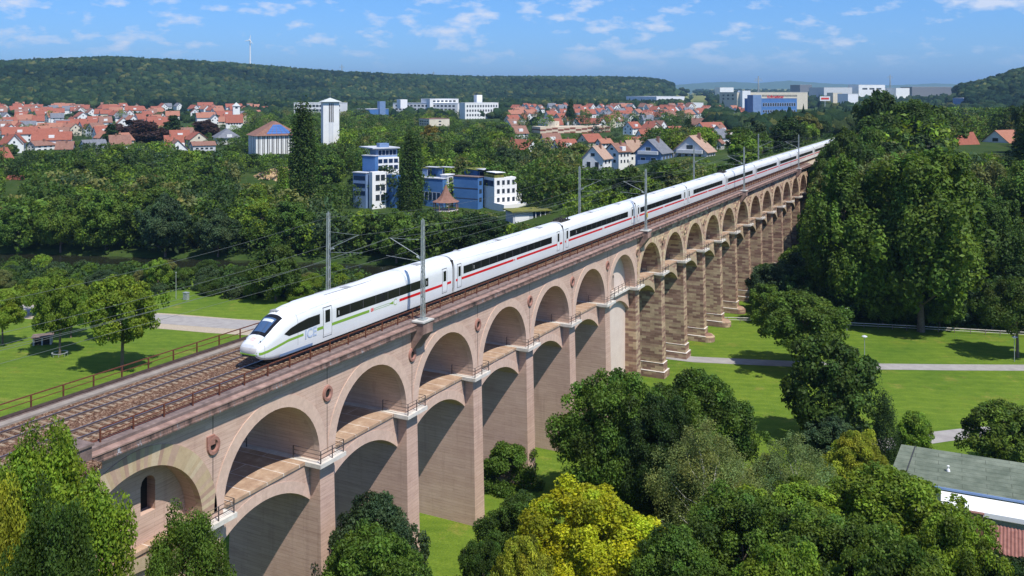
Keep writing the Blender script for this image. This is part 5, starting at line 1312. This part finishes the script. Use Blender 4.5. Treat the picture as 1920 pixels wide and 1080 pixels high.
# garden kiosk with planted roof
B = Bld('kiosk', 'low blue grey kiosk with a planted flat roof and open terrace behind the train', 'kiosk', 962, 432, 298, 20); b = B.box('wall', 948, 962, 1000, 398, 432, M['greywall']); B.part('planted_roof', b, -b['W'] - .8, 1.0, -.8, b['D'] * 1.9, b['H'], b['H'] + .35, M['greenroof'])
B.part('garage_door', b, 0, .06, b['D'] * .1, b['D'] * .8, 0, b['H'] * .8, M['whitep'])
for i in range(4): B.part('roof_post', b, .2, .4, b['D'] * (1.1 + .24 * i), b['D'] * (1.1 + .24 * i) + .2, -1, b['H'], M['whitep'])
B.part('terrace_back', b, -2.2, -2.0, b['D'], b['D'] * 1.85, -1, b['H'], M['blue'])
# striped parking deck
B = Bld('striped_block', 'long low building banded in cream and brown below the far red roofs', 'parking deck', 1013, 263, 760, 20)
b = B.box('wall', 998, 1013, 1150, 238, 263, M['stripeA']); 
for i in range(3): z = b['H'] * (.12 + .3 * i); B.part('brown_band', b, -b['W'], 0, -.12, 0, z, z + b['H'] * .10, M['stripeB']); 
for i in range(3):
    for j in range(12): z = b['H'] * (.08 + .3 * i + .06 * (j % 3)); y = b['D'] * j / 12; B.part('brown_panel', b, 0, .14, y, y + b['D'] / 13, z, z + b['H'] * .13, M['stripeB'])
B.box('stair_head', 1028, 1040, 1050, 228, 240, M['cream'], dd=8)
# the white gabled houses by the end of the viaduct
def house(label, l, c, r, eave, base, ridge, dep, a, wall, roofm_, name='house', axis='y', fw=(2, 2), rw=(3, 2), chim=True, balcony=False, group=None, dorm=False):
    B = Bld(name, label, 'house', c, base, dep, a, group); b = B.box('wall', l, c, r, eave, base, wall); B.gable(b, (eave - ridge) * b['k'], roofm_, wall, axis)
    B.win(b, 'F', fw[0], fw[1], .1, .9, .12, .95, .45, .5, frame=M['whitep']); B.win(b, 'R', rw[0], rw[1], .08, .92, .12, .95, .45, .5, frame=M['whitep'])
    if axis == 'y': 
        g_ = dict(b); g_['H'] = (eave - ridge) * b['k'] * .9; g_['P'] = (b['P'][0], b['P'][1], b['P'][2] + b['H']); B.rots[g_['P']] = B.rots[tuple(b['P'])]; B.win(g_, 'F', 1, 1, .38, .62, .12, .5, .8, .8, frame=M['whitep'])
    if chim: B.part('chimney', b, -b['W'] * .42, -b['W'] * .34, b['D'] * .55, b['D'] * .65, b['H'], b['H'] + (eave - ridge) * b['k'] + 1.1, M['brownroof'])
    if balcony:
        B.part('balcony', b, -b['W'] * .85, -b['W'] * .1, -1.6, 0, b['H'] * .42, b['H'] * .62, M['bluegrey']); B.part('balcony', b, -b['W'] * .85, -b['W'] * .1, -1.6, 0, b['H'] * .92, b['H'] * 1.08, M['greywall'])
    if dorm: B.part('dormer', b, -1.6, .1, b['D'] * .3, b['D'] * .6, b['H'] * .95, b['H'] + 1.9, M['whitep'])
    return B, b
house('white gabled house with a tan roof, left of the row behind the train', 1094, 1131, 1150, 297, 326, 275, 352, 32, M['white'], M['tanroof'], fw=(2, 1), rw=(2, 2))
house('white gabled house with brown roof and long dormer behind the tan roofed one', 1138, 1160, 1184, 284, 312, 270, 372, 34, M['white'], M['brownroof'], dorm=True)
house('broad house with a tan hipped looking roof and skylight, second of the row', 1170, 1180, 1208, 281, 305, 264, 385, 34, M['white'], M['tanroof'])
house('white house with blue grey gable, balconies and slate roof, third of the row', 1195, 1240, 1268, 287, 325, 263, 350, 32, M['bluegrey'], M['greyroof'], balcony=True, fw=(2, 1))
house('big white gabled house with glazed gable and balconies, right end of the row', 1268, 1325, 1350, 285, 325, 256, 355, 32, M['greywall'], M['tanroof'], balcony=True, fw=(4, 3), rw=(3, 3))
house('white house with a maroon roof peeping between trees at the right of the row', 1340, 1352, 1362, 268, 300, 262, 400, 30, M['white'], M['brownroof'])
house('orange red roofed house almost hidden behind the row of white houses', 1118, 1128, 1150, 268, 285, 261, 470, 34, M['white'], M['orangeroof'])
# left edge
B, b = house('yellow house with red tiled roof and front gable at the left edge', -4, 34, 44, 350, 372, 332, 425, 12, M['yellowwall'], M['redroof'], axis='x', fw=(4, 1), rw=(1, 1))
B.part('terrace_roof', b, -b['W'], 1.5, -3.2, -.1, b['H'] * .05, b['H'] * .12, M['whitep'])
house('house with a steep red roof cut by the left edge above the yellow house', -30, 6, 15, 300, 322, 278, 470, 25, M['white'], M['redroof'])
house('low white house with brown roof and solar panels in the left wood', 44, 66, 86, 273, 285, 265, 560, 30, M['white'], M['brownroof'])
house('brown roofed bungalow with skylights in the left wood', 98, 104, 132, 279, 286, 266, 560, 14, M['greywall'], M['brownroof'], axis='y')
# right edge
house('large red tiled roof between the trees at the right edge', 1782, 1800, 1855, 285, 300, 250, 432, 24, M['white'], M['redroof'], dorm=True)
house('red tiled roof with skylights cut by the right edge', 1865, 1895, 1990, 270, 290, 246, 450, 30, M['white'], M['orangeroof'])
B = Bld('slate_hall', 'long grey metal roof behind the red roofs at the right edge', 'hall', 1830, 262, 520, 6); b = B.box('wall', 1820, 1930, 1935, 252, 268, M['greywall']); B.gable(b, 3, M['greyroof'], M['greywall'], 'x')
B = Bld('white_hall', 'white flat hall half hidden by bright trees at the right', 'hall', 1850, 232, 700, 10); B.box('wall', 1815, 1850, 1858, 219, 240, M['whitep'])
# blue office and factories
B = Bld('blue_office', 'blue office block with one row of windows beyond the end of the viaduct', 'office', 1413, 212, 1000, 25); b = B.box('wall', 1402, 1413, 1508, 185, 212, M['blue'], cap=M['bluegrey'], deep=14)
B.win(b, 'R', 14, 1, .2, .97, .45, .70, .7, .9, M['glass'], M['whitep']); B.win(b, 'R', 14, 1, .2, .97, .02, .2, .7, .9, M['glass'], M['whitep']); B.box('stair_tower', 1405, 1412, 1430, 178, 212, M['bluegrey'], dd=-6, deep=10)
B = Bld('factory', 'cream factory hall with small windows and red lettering behind the blue office', 'factory', 1420, 196, 1500, 12)
b = B.box('wall', 1366, 1382, 1524, 173, 196, M['cream'], deep=20, cap=M['whitep']); B.win(b, 'R', 30, 1, .35, .85, .62, .80, .6, .9); B.win(b, 'F', 3, 2, .1, .9, .3, .9, .4, .4)
B.box('white_annex', 1388, 1392, 1408, 170, 196, M['industrial'], dd=-8)
o = txt('lettering', 'hofmeister', M['red'], B.root, tuple(B.W(b['P'], .25, b['D'] * .42, b['H'] * .50)), 9.5, ext=.08, bold=True); o.rotation_euler = (R(90), 0, B.rots[tuple(b['P'])] + R(90)); o.scale = (b['D'] * .30 / 52, .8, 1)
def shed(label, l, c, r, top, base, dep, a, m=None, n=0):
    B = Bld('factory_hall', label, 'factory', c, base, dep, a); b = B.box('wall', l, c, r, top, base, m or M['industrial'], deep=25, cap=M['whitep'])
    if n: B.win(b, 'R', n, 1, .1, .9, .3, .7, .7, .5)
    return B
shed('long white factory hall at the foot of the forest hill', 1184, 1231, 1290, 181, 194, 1700, 30, n=8)
shed('low white annex right of the long white factory hall', 1272, 1280, 1322, 193, 200, 1600, 20)
shed('flat white hall before the long factory, above the far red roofs', 1218, 1225, 1252, 192, 201, 1500, 20)
shed('white factory hall with an orange patch on the plateau', 1600, 1610, 1668, 159, 174, 2300, 20, n=3)
shed('pale grey hall left of the white factory on the plateau', 1530, 1545, 1606, 164, 176, 2250, 20, M['greywall'])
shed('low white hall at the left of the far plateau', 1344, 1350, 1378, 164, 168, 3000, 20)
shed('grey flat hall on the skyline of the plateau', 1490, 1500, 1525, 159, 164, 3200, 20, M['greyroof'])
shed('low pale sheds right of the white factory on the plateau', 1668, 1680, 1710, 165, 173, 2300, 20)
shed('dark grey warehouse on the plateau at the right', 1700, 1710, 1800, 163, 172, 2500, 20, M['greyroof'])
shed('long pale roofed hall in front of the right wooded hill', 1850, 1862, 1960, 173, 182, 1500, 12, M['greywall'])
shed('white low hall among dark trees at the right', 1800, 1806, 1835, 184, 189, 1350, 12, M['bluegrey'])
shed('blue white halls beside the cream factory', 1580, 1590, 1612, 176, 190, 1500, 20)
shed('small blue shed right of the cream factory', 1556, 1562, 1582, 174, 188, 1550, 20, M['cream'])
q = Bld('billboard', 'small white sign board with orange lettering above the dark trees', 'sign', 1547, 186, 1100, 4)
qb = MB(); q.lb(qb, q.o, -6, 6, 0, .4, -2, 3.4); bo = qb.build('board', M['whitep'], q.root); qb = MB(); q.lb(qb, q.o, -4.6, 4.6, -.1, 0, -.4, 1.9); qb.build('orange_strip', M['logored'], q.root); qb = MB(); q.lb(qb, q.o, -.4, .4, .1, .5, -25, -2); qb.build('post', M['galv'], q.root)
# town houses, small copies of a few kinds
protos = []
def town_proto(w, d, h, rh, wm_, rm, ax, dorm):
    e = empty('town_house'); hb = MB(); hb.box(-w / 2, w / 2, -d / 2, d / 2, -4, h); hb.build('wall', wm_, e)
    gb = MB(); rb = MB()
    for yy, fc in ((-d / 2, (0, 1, 2)), (d / 2, (2, 1, 0))): gq = MB(); gq.add([(-w / 2, yy, h), (w / 2, yy, h), (0, yy, h + rh)], [fc]); gq.build('gable', wm_, e)
    for sg in (-1, 1):
        xo = sg * (w / 2 + .6); zo = h - .6 * rh / (w / 2)
        rb.add([(0, -d / 2 - .5, h + rh), (xo, -d / 2 - .5, zo), (xo, d / 2 + .5, zo), (0, d / 2 + .5, h + rh), (0, -d / 2 - .5, h + rh + .3), (xo, -d / 2 - .5, zo + .3), (xo, d / 2 + .5, zo + .3), (0, d / 2 + .5, h + rh + .3)], [(0, 3, 2, 1), (4, 5, 6, 7), (0, 1, 5, 4), (1, 2, 6, 5), (2, 3, 7, 6), (3, 0, 4, 7)])
    rf = rb.build('roof', rm, e, fix=True); cb = MB(); cb.box(-.9, -.2, d * .15, d * .15 + .8, h + rh * .6, h + rh + 1.1); cb.build('chimney', M['brownroof'], rf)
    wb = MB(); wb.box(-.55, .55, -d / 2 - .06, -d / 2, h + .3, h + 1.6); wm1 = wb.mesh('window', M['glass'])
    link('window', wm1, e)
    for fl in range(int(h // 2.8)):
        for x in (-w * .27, w * .27):
            c = MB(); c.box(x - .6, x + .6, -d / 2 - .06, -d / 2, 1.0 + 2.8 * fl, 2.3 + 2.8 * fl); c.build('window', M['glass'], e)
        for y in (-d * .27, d * .27):
            c = MB(); c.box(w / 2, w / 2 + .06, y - .6, y + .6, 1.0 + 2.8 * fl, 2.3 + 2.8 * fl); c.build('window', M['glass'], e)
    if dorm: c = MB(); c.box(w * .12, w * .42, -1.6, 1.6, h + .2, h + rh * .62); c.build('dormer', wm_, e)
    return e
specs = [(10, 12, 5.6, 4.6, 'white', 'redroof', 1), (10, 14, 5.6, 4.8, 'white', 'orangeroof', 0), (11, 12, 6.2, 4.2, 'cream', 'redroof', 0), (10, 11, 5.6, 5.0, 'white', 'brownroof', 1), (9, 12, 5.6, 4.4, 'white', 'greyroof', 0), (11, 22, 6.0, 4.5, 'white', 'redroof', 1), (10, 18, 5.8, 4.2, 'cream', 'orangeroof', 0), (9, 10, 5.4, 5.0, 'white', 'redroof', 0)]
RN = dict(redroof='deep red', orangeroof='orange', brownroof='brown', greyroof='slate grey'); pr_used = {}
hp = []
def town_house(u, d, zone, grp, idx=None):
    x, y, _ = atD(u, 0, d)
    if any((x - a) ** 2 + (y - b_) ** 2 < 13.5 ** 2 for a, b_ in hp): return False
    if not notkeep2(u, d, x, y): return False
    hp.append((x, y)); i = idx if idx is not None else random.randrange(len(specs))
    if i not in pr_used: o = town_proto(*specs[i][:4], M[specs[i][4]], M[specs[i][5]], 0, specs[i][6]); pr_used[i] = o
    else: o = copy_tree(pr_used[i])
    o.location = (x, y, g(x, y)); o.rotation_euler = (0, 0, TH + random.choice([-1.2, -.95, -.6, .5, .8, 2.0]) + random.uniform(-.15, .15))
    s = '%s walled town house with %s roof %s' % ({'white': 'white', 'cream': 'cream'}[specs[i][4]], RN[specs[i][5]], zone)
    tag(o, s, 'house', '%s, %s walls and %s roofs' % (grp, specs[i][4], RN[specs[i][5]])); return True
def notkeep2(u, d, x, y):
    pb = YH + (CZ - g(x, y)) * F / d; pt = pb - 11 * F / d
    return not any(d < D and u > x0 - 6 and u < x1 + 6 and pt < y1 - 3 and pb > y0 + 2 for x0, y0, x1, y1, D in KEEP[6:25])
for zone, grp, n, u0, u1, d0, d1 in (('at the near edge of the left town', 'near left town', 15, -20, 440, 490, 640), ('just behind the white gabled houses', 'near right town', 16, 960, 1390, 470, 680), ('in the crowded left town', 'left town', 108, -30, 310, 640, 1340), ('in the town near the little white tower', 'middle town', 30, 300, 500, 880, 1380), ('in the right town before the forest hill', 'right town', 116, 955, 1400, 680, 1380)):
    c = 0
    for _ in range(4000):
        if c >= n: break
        d = d0 + (d1 - d0) * random.random() ** (.8); c += town_house(random.uniform(u0, u1), d, zone, grp)
# quarry face
def cliff(label, px0, px1, ptop, pbot, dep, hgt):
    x0, y0, _ = atD(px0, 0, dep); x1, y1, _ = atD(px1, 0, dep); zt = CZ - (ptop - YH) * dep / F; zb = CZ - (pbot - YH) * dep / F - 6
    n = 60; m = 16; r = np.random.default_rng(int(px0)); vs = []; bxn, byn = -SI, CO
    nx = r.normal(0, 1, (n + 1, m + 1))
    for i in range(n + 1):
        f = i / n
        edge = .25 + .75 * math.sin(math.pi * min(1, max(0, f))) ** .4
        for j in range(m + 1):
            t = j / m; z = zb + (zt - zb) * t * edge; dq = 5.0 * t + 1.1 * math.floor(t * 5) * .4 + .35 * nx[i, j] + 1.2 * math.sin(i * .5) * .5
            vs.append((x0 + (x1 - x0) * f + bxn * dq, y0 + (y1 - y0) * f + byn * dq, z))
    for i in range(n + 1):
        f = i / n; p = vs[i * (m + 1) + m]; vs.append((p[0] + bxn * 22, p[1] + byn * 22, p[2] + 1.0))
    b = MB(); q = m + 1; fs = [(i * q + j, (i + 1) * q + j, (i + 1) * q + j + 1, i * q + j + 1) for i in range(n) for j in range(m)]; b.add(vs, fs)
    b.cur = 1; o_ = (n + 1) * q; b.f += [(i * q + m, (i + 1) * q + m, o_ + i + 1, o_ + i) for i in range(n)]; b.mi += [1] * n; b.col += [None] * n
    return tag(b.build('rock_face', [M['rock'], M['grass2']], fix=False), label, 'cliff', kind='structure')
m = mat('quarry_sandstone', rough=.95); t = MT(m); st_ = t.noise(t.geo((.15, .15, 1.6)), 1.0, 5, .7)
t.base(t.ramp(st_, [(.3, (.24, .15, .08)), (.45, (.46, .31, .17)), (.6, (.60, .44, .27)), (.75, (.40, .29, .17))])); t.bump(t.noise(t.geo(), 1.2, 5), .8, .4); M['rock'] = m
M['grass2'] = noisy('scrub', (.04, .08, .02), (.08, .12, .03), .6, .95)
cliff('pale sandstone quarry face below the church hall', 448, 660, 313, 352, 425, 8)
cliff('small orange rock face beside the garden kiosk', 1018, 1048, 362, 402, 325, 8)
# wind turbine and far masts
x, y, z = atD(469, 131, 3300); t_ = empty('wind_turbine', (x, y, z), TH, 'single white wind turbine standing on the forest hill', 'wind turbine')
hh = (131 - 76) * 3300 / F; q = MB(); q.tube((0, 0, -30), (0, 0, hh), 3.0, 1.7, 14); q.build('tower', M['whitep'], t_); q = MB(); q.box(-2.2, 2.2, -6, 6, hh - 1, hh + 3.2); nac = q.build('nacelle', M['whitep'], t_)
for a_ in (78, 192, 312):
    q = MB(); ca, sa = math.cos(R(a_)), math.sin(R(a_)); q.tube((0, -6.5, hh + 1), (ca * 19, -6.5, hh + 1 + sa * 19), 2.0, .4, 6); q.build('rotor_blade', M['whitep'], t_)
def pylon(px, top, base, dep, label):
    x, y, z = atD(px, base, dep); h = (base - top) * dep / F; q = MB(); w = h * .05
    for a, c in ((-1, -1), (1, -1), (1, 1), (-1, 1)): q.beam((a * w, c * w, -20), (a * w * .2, c * w * .2, h), .9)
    for i in range(8):
        z0, z1 = h * i / 8, h * (i + 1) / 8; k0, k1 = w * (1 - .8 * i / 8), w * (1 - .8 * (i + 1) / 8)
        q.beam((-k0, -k0, z0), (k1, -k1, z1), .5); q.beam((k0, -k0, z0), (-k1, -k1, z1), .5)
    for f, l_ in ((.82, .22), (.70, .28)): q.beam((-h * l_, 0, h * f), (h * l_, 0, h * f), .8)
    o = q.build('power_pylon', M['galv'], None, loc=(x, y, z)); o.rotation_euler = (0, 0, TH); tag(o, label, 'pylon')
pylon(1422, 143, 172, 1650, 'grey lattice mast rising over the blue office on the horizon'); pylon(1669, 140, 160, 2400, 'thin lattice mast right of the white factory on the horizon')
pylon(641, 121, 139, 3000, 'faint power pylon on the forest skyline right of the wind turbine'); pylon(813, 134, 146, 3000, 'tiny power pylon on the forest skyline above the hospital')
# far blue hills
pxs = [1180, 1270, 1320, 1370, 1420, 1440, 1480, 1520, 1560, 1600, 1660, 1720, 1750, 1800, 1850, 1900, 2000]; pys = [160, 159, 155, 153, 156, 154, 151, 154, 157, 158, 160, 158, 156, 158, 160, 161, 162]
q = MB(); vs = []; DH = 14000
for i in range(121):
    px = 1180 + (2000 - 1180) * i / 120; py = np.interp(px, pxs, pys) + .25 * math.sin(i * 1.7)
    for dd, py_ in ((-1800, 176), (-800, (py + 168) / 2), (0, py), (1500, py + 4)): vs.append((*atD(px, 0, DH + dd)[:2], CZ - (py_ - YH) * (DH + dd) / F))
q.add(vs, [(4 * i + j, 4 * i + 4 + j, 4 * i + 5 + j, 4 * i + 1 + j) for i in range(120) for j in range(3)]); tag(q.build('hills', M['grass2'], None, True, fix=True), kind='structure')

# ================================================================== THINGS IN THE PARK
def lamp(px, pyb, h, label):
    x, y = onp(px, pyb); l = empty('park_lamp', (x, y, 0), 0, label, 'street lamp'); q = MB(); q.tube((0, 0, -.3), (0, 0, h), .07, .05); q.build('pole', M['galv'], l)
    q = MB(); q.lathe([(.0, h), (.18, h), (.26, h + .16), (.20, h + .2)], 14); q.build('lantern', M['whitep'], l); q = MB(); q.lathe([(.50, h + .20), (.42, h + .30), (.12, h + .42), (.0, h + .44)], 16); q.build('lamp_shade', M['greywall'], l)
lamp(1621, 679, 4.4, 'pale park lamp standing by the lawn path'); lamp(1588, 620, 4.2, 'park lamp before the tall riverside trees'); lamp(1902, 678, 4.2, 'park lamp at the right edge by the path')
x, y = onp(1393, 905); l = empty('lamp_post', (x, y, 0), TH, 'angular lamp post among the birches', 'street lamp'); q = MB(); q.tube((0, 0, -.3), (0, 0, 3.6), .06); q.build('pole', M['galv'], l); q = MB(); q.box(-.1, .9, -.12, .12, 3.55, 3.68); q.build('lamp_head', M['whitep'], l)
# rail fence in front of the riverside wood
f = empty('rail_fence', (0, 0, 0), 0, 'low wooden rail fence along the edge of the riverside wood', 'fence')
pts = P2((1340, 603), (1460, 606), (1620, 615), (1700, 619), (1820, 626), (1960, 634)); q = MB()
for a, c in zip(pts, pts[1:]): q.beam((*a, .95), (*c, .95), .12); q.beam((*a, .5), (*c, .5), .08)
q.build('rail', M['ledge'], f)
for a, c in zip(pts, pts[1:]):
    n = int(math.hypot(c[0] - a[0], c[1] - a[1]) / 2.6)
    for i in range(n): q = MB(); xx, yy = a[0] + (c[0] - a[0]) * i / n, a[1] + (c[1] - a[1]) * i / n; q.tube((xx, yy, -.2), (xx, yy, 1.02), .07, .07, 7); q.build('post', M['coping'], f)
# hut, ring bench, cabinet and pole on the left meadow
x, y = onp(80, 645, g(-107, 115)); zg = g(x, y); h = empty('hut', (x, y, zg), TH + .35, 'small square concrete hut with dark openings on the meadow', 'hut')
q = MB(); 
for cx_ in (-1.55, -.1, 1.35): q.box(cx_, cx_ + .28, -1.2, -1.0, -.3, 1.5)
q.box(-1.55, -1.35, -1.0, 1.2, -.3, 1.5); q.box(1.43, 1.63, -1.0, 1.2, -.3, 1.5); q.box(-1.35, 1.43, 1.0, 1.2, -.3, 1.5); q.build('wall', M['concrete'], h)
q = MB(); q.box(-1.35, 1.43, -.75, -.7, -.3, 1.5); q.build('back_panel', M['under'], h); q = MB(); q.box(-1.8, 1.9, -1.5, 1.4, 1.5, 1.68); q.build('roof', M['coping'], h)
x, y = onp(112, 668, g(-97, 111)); zg = g(x, y); rb_ = empty('ring_bench', (x, y, zg), 0, 'slim grey ring bench around a meadow tree trunk', 'bench'); q = MB(); q.lathe([(1.15, .62), (1.15, .68), (1.4, .68), (1.4, .62)], 24); q.build('seat', M['galv'], rb_)
for i in range(8): q = MB(); a_ = R(45 * i); q.tube((1.28 * math.cos(a_), 1.28 * math.sin(a_), -.1), (1.28 * math.cos(a_), 1.28 * math.sin(a_), .62), .04); q.build('leg', M['galv'], rb_)
x, y = onp(349, 562, 0); q = MB(); q.box(-.6, .6, -.4, .4, 0, 1.6); q.box(-.68, .68, -.48, .48, 1.6, 1.75); o = q.build('utility_cabinet', M['galv'], None, loc=(x, y, g(x, y))); tag(o, 'grey utility cabinet at the edge of the meadow hedge', 'cabinet')
x, y = onp(330, 560, 0); q = MB(); q.tube((0, 0, -.2), (0, 0, 6), .09, .06); q.lathe([(.0, 6.0), (.12, 6.0), (.14, 6.2), (.0, 6.3)], 10); o = q.build('signal_pole', M['galv'], None, loc=(x, y, g(x, y))); tag(o, 'thin grey pole beside the utility cabinet', 'pole')
# flat roofed hall bottom right
hl_ = empty('flat_roofed_hall', (*onp(1665, 895, 4), 0), 0, 'white flat roofed hall with worn green roofing at the lower right', 'hall'); O = Vector(hl_.location)
def wp(px, py, z): x, y = onp(px, py, z); return Vector((x, y, z))
A_, Bp, C_, D_ = wp(1666, 896, 4), wp(1920, 939, 4), wp(1920, 868, 5.0), wp(1690, 833, 5.0); ex = (Bp - A_).normalized(); Bp = Bp + ex * 14; C_ = D_ + (Bp - A_); C_.z = 5
m = mat('worn_green_roofing', rough=.95); t = MT(m); v_ = t.geo()
br = t.n('ShaderNodeTexBrick'); br.inputs['Scale'].default_value = 1; br.inputs['Brick Width'].default_value = 5; br.inputs['Row Height'].default_value = .95; br.inputs['Mortar Size'].default_value = .03
mp = t.n('ShaderNodeMapping'); mp.inputs['Rotation'].default_value = (0, 0, -math.atan2(ex.y, ex.x)); t.l(v_, mp.inputs[0]); t.l(mp.outputs[0], br.inputs['Vector'])
br.inputs['Color1'].default_value = (.15, .18, .14, 1); br.inputs['Color2'].default_value = (.18, .21, .165, 1); br.inputs['Mortar'].default_value = (.08, .09, .07, 1)
t.base(t.mix(1.0, br.outputs['Color'], t.ramp(t.noise(v_, .35, 5, .65), [(.35, (.60, .62, .58)), (.6, (1.08, 1.05, 1.02))]), 'MULTIPLY')); M['felt'] = m
q = MB(); 
def slab(q, P4, th):
    v = [tuple(p - O) for p in P4] + [tuple(p - O - Vector((0, 0, th))) for p in P4]; q.add(v, [(0, 1, 2, 3), (7, 6, 5, 4), (0, 4, 5, 1), (1, 5, 6, 2), (2, 6, 7, 3), (3, 7, 4, 0)])
slab(q, [A_, Bp, C_, D_], .3); q.build('roof', M['felt'], hl_, fix=True)
n_ = Vector((ex.y, -ex.x, 0)); q = MB(); slab(q, [A_ + n_ * .02 - ex * .2, Bp + n_ * .02, Bp + n_ * .22, A_ + n_ * .22 - ex * .2], .22); q.build('gutter', M['bluegrey'], hl_, fix=True)
q = MB(); L0, L1 = A_ + n_ * .2 + ex * 5.5, Bp + n_ * .2; L2, L3 = Bp + n_ * 3.1, A_ + n_ * 3.1 + ex * 5.5
for p, zq in ((L0, 3.62), (L1, 3.62), (L2, 3.2), (L3, 3.2)): p.z = zq
slab(q, [L0, L1, L2, L3], .5); q.build('white_lower_roof', M['whitep'], hl_, fix=True)
w0, w1, w2, w3 = A_ - n_ * .5 + ex * .6, Bp - n_ * .5, C_ + n_ * .5, D_ + n_ * .5 + ex * .6
for p in (w0, w1, w2, w3): p.z = 3.75
q = MB(); slab(q, [w0, w1, w2, w3], 5); q.build('wall', M['whitep'], hl_, fix=True)
c = wp(1778, 882, 4.55) - O; q = MB(); q.lathe([(.22, c.z - .1), (.16, c.z + .15), (.07, c.z + .18), (.07, c.z + .5), (.16, c.z + .52), (.0, c.z + .62)], 12, c.x, c.y); q.build('roof_vent', M['whitep'], hl_)
d0 = D_ + ex * 1.6 - O; a0 = A_ + ex * 1.6 - O; q = MB(); q.beam(d0 + Vector((0, 0, .05)), a0 + Vector((0, 0, .05)), .10, .12); q.build('roof_seam', M['seam'], hl_)
# ribbed shed roof and bits before it
S0 = wp(1856, 982, 3.0); sh = empty('shed', tuple(S0), math.atan2(ex.y, ex.x) - .05, 'low shed with a ribbed red brown roof in the bottom right corner', 'shed'); q = MB(); nr_ = 26; vs = []
for i in range(nr_ * 4 + 1):
    x = i * .34 / 4 * 1.0; z = .06 * math.cos(math.pi * i / 2)
    for y, zz_ in ((0, 0), (-4.6, -.9)): vs.append((x, y, z + zz_))
q.add(vs, [(2 * i, 2 * i + 1, 2 * i + 3, 2 * i + 2) for i in range(nr_ * 4)]); q.build('ribbed_roof', noisy('ribbed_roof_tiles', (.20, .085, .065), (.31, .15, .12), 1.5, .85), sh, fix=True)
q = MB(); q.box(.2, 8.6, -4.3, -.2, -3.5, -1.1); q.build('wall', M['brownroof'], sh)
S1 = wp(1830, 975, 2.2); q = MB(); q.box(-.7, .7, -.5, .5, -2.5, .9); q.box(-.8, .8, -.6, .6, .9, 1.0); o = q.build('brick_chimney', M['brownroof'], None, loc=tuple(S1)); tag(o, 'stubby dark red brick chimney between the hall and the shed', 'chimney'); o.rotation_euler = (0, 0, math.atan2(ex.y, ex.x))
for i, px in enumerate((1845, 1855)):
    S2 = wp(px, 966, 2.4); q = MB(); q.add([(-.32, 0, -.6), (.32, 0, -.6), (.32, .35, .6), (-.32, .35, .6), (-.32, .06, -.6), (.32, .06, -.6), (.32, .41, .6), (-.32, .41, .6)], [(0, 1, 2, 3), (7, 6, 5, 4), (0, 4, 5, 1), (1, 5, 6, 2), (2, 6, 7, 3), (3, 7, 4, 0)]); q.tube((0, .3, .2), (0, .6, -2.6), .04)
    o = q.build('solar_collector', M['darkglass'], None, loc=tuple(S2)); o.rotation_euler = (0, 0, math.atan2(ex.y, ex.x)); tag(o, '%s of the two dark tilted collector panels beside the chimney' % ('left' if i == 0 else 'right'), 'solar panel')
# playground sand and slide by the river
strip('sand_yard', [atD(735, 0, 300)[:2], atD(765, 0, 318)[:2]], 16, noisy('pale_sand', (.50, .38, .26), (.62, .49, .36), 1, .95), .35)
#@@PART5
# ================================================================== HAZE
hv = bpy.data.materials.new('haze_air'); hv.use_nodes = True; ht = hv.node_tree; ht.nodes.clear()
ho = ht.nodes.new('ShaderNodeOutputMaterial'); pv = ht.nodes.new('ShaderNodeVolumePrincipled')
pv.inputs['Color'].default_value = (.42, .70, 1.0, 1); pv.inputs['Density'].default_value = 0.000068; pv.inputs['Anisotropy'].default_value = .2
ht.links.new(pv.outputs[0], ho.inputs['Volume'])
b = MB(); b.box(-31500, 31500, -31500, 31500, -14, 420); tag(b.build('haze', hv), kind='stuff')
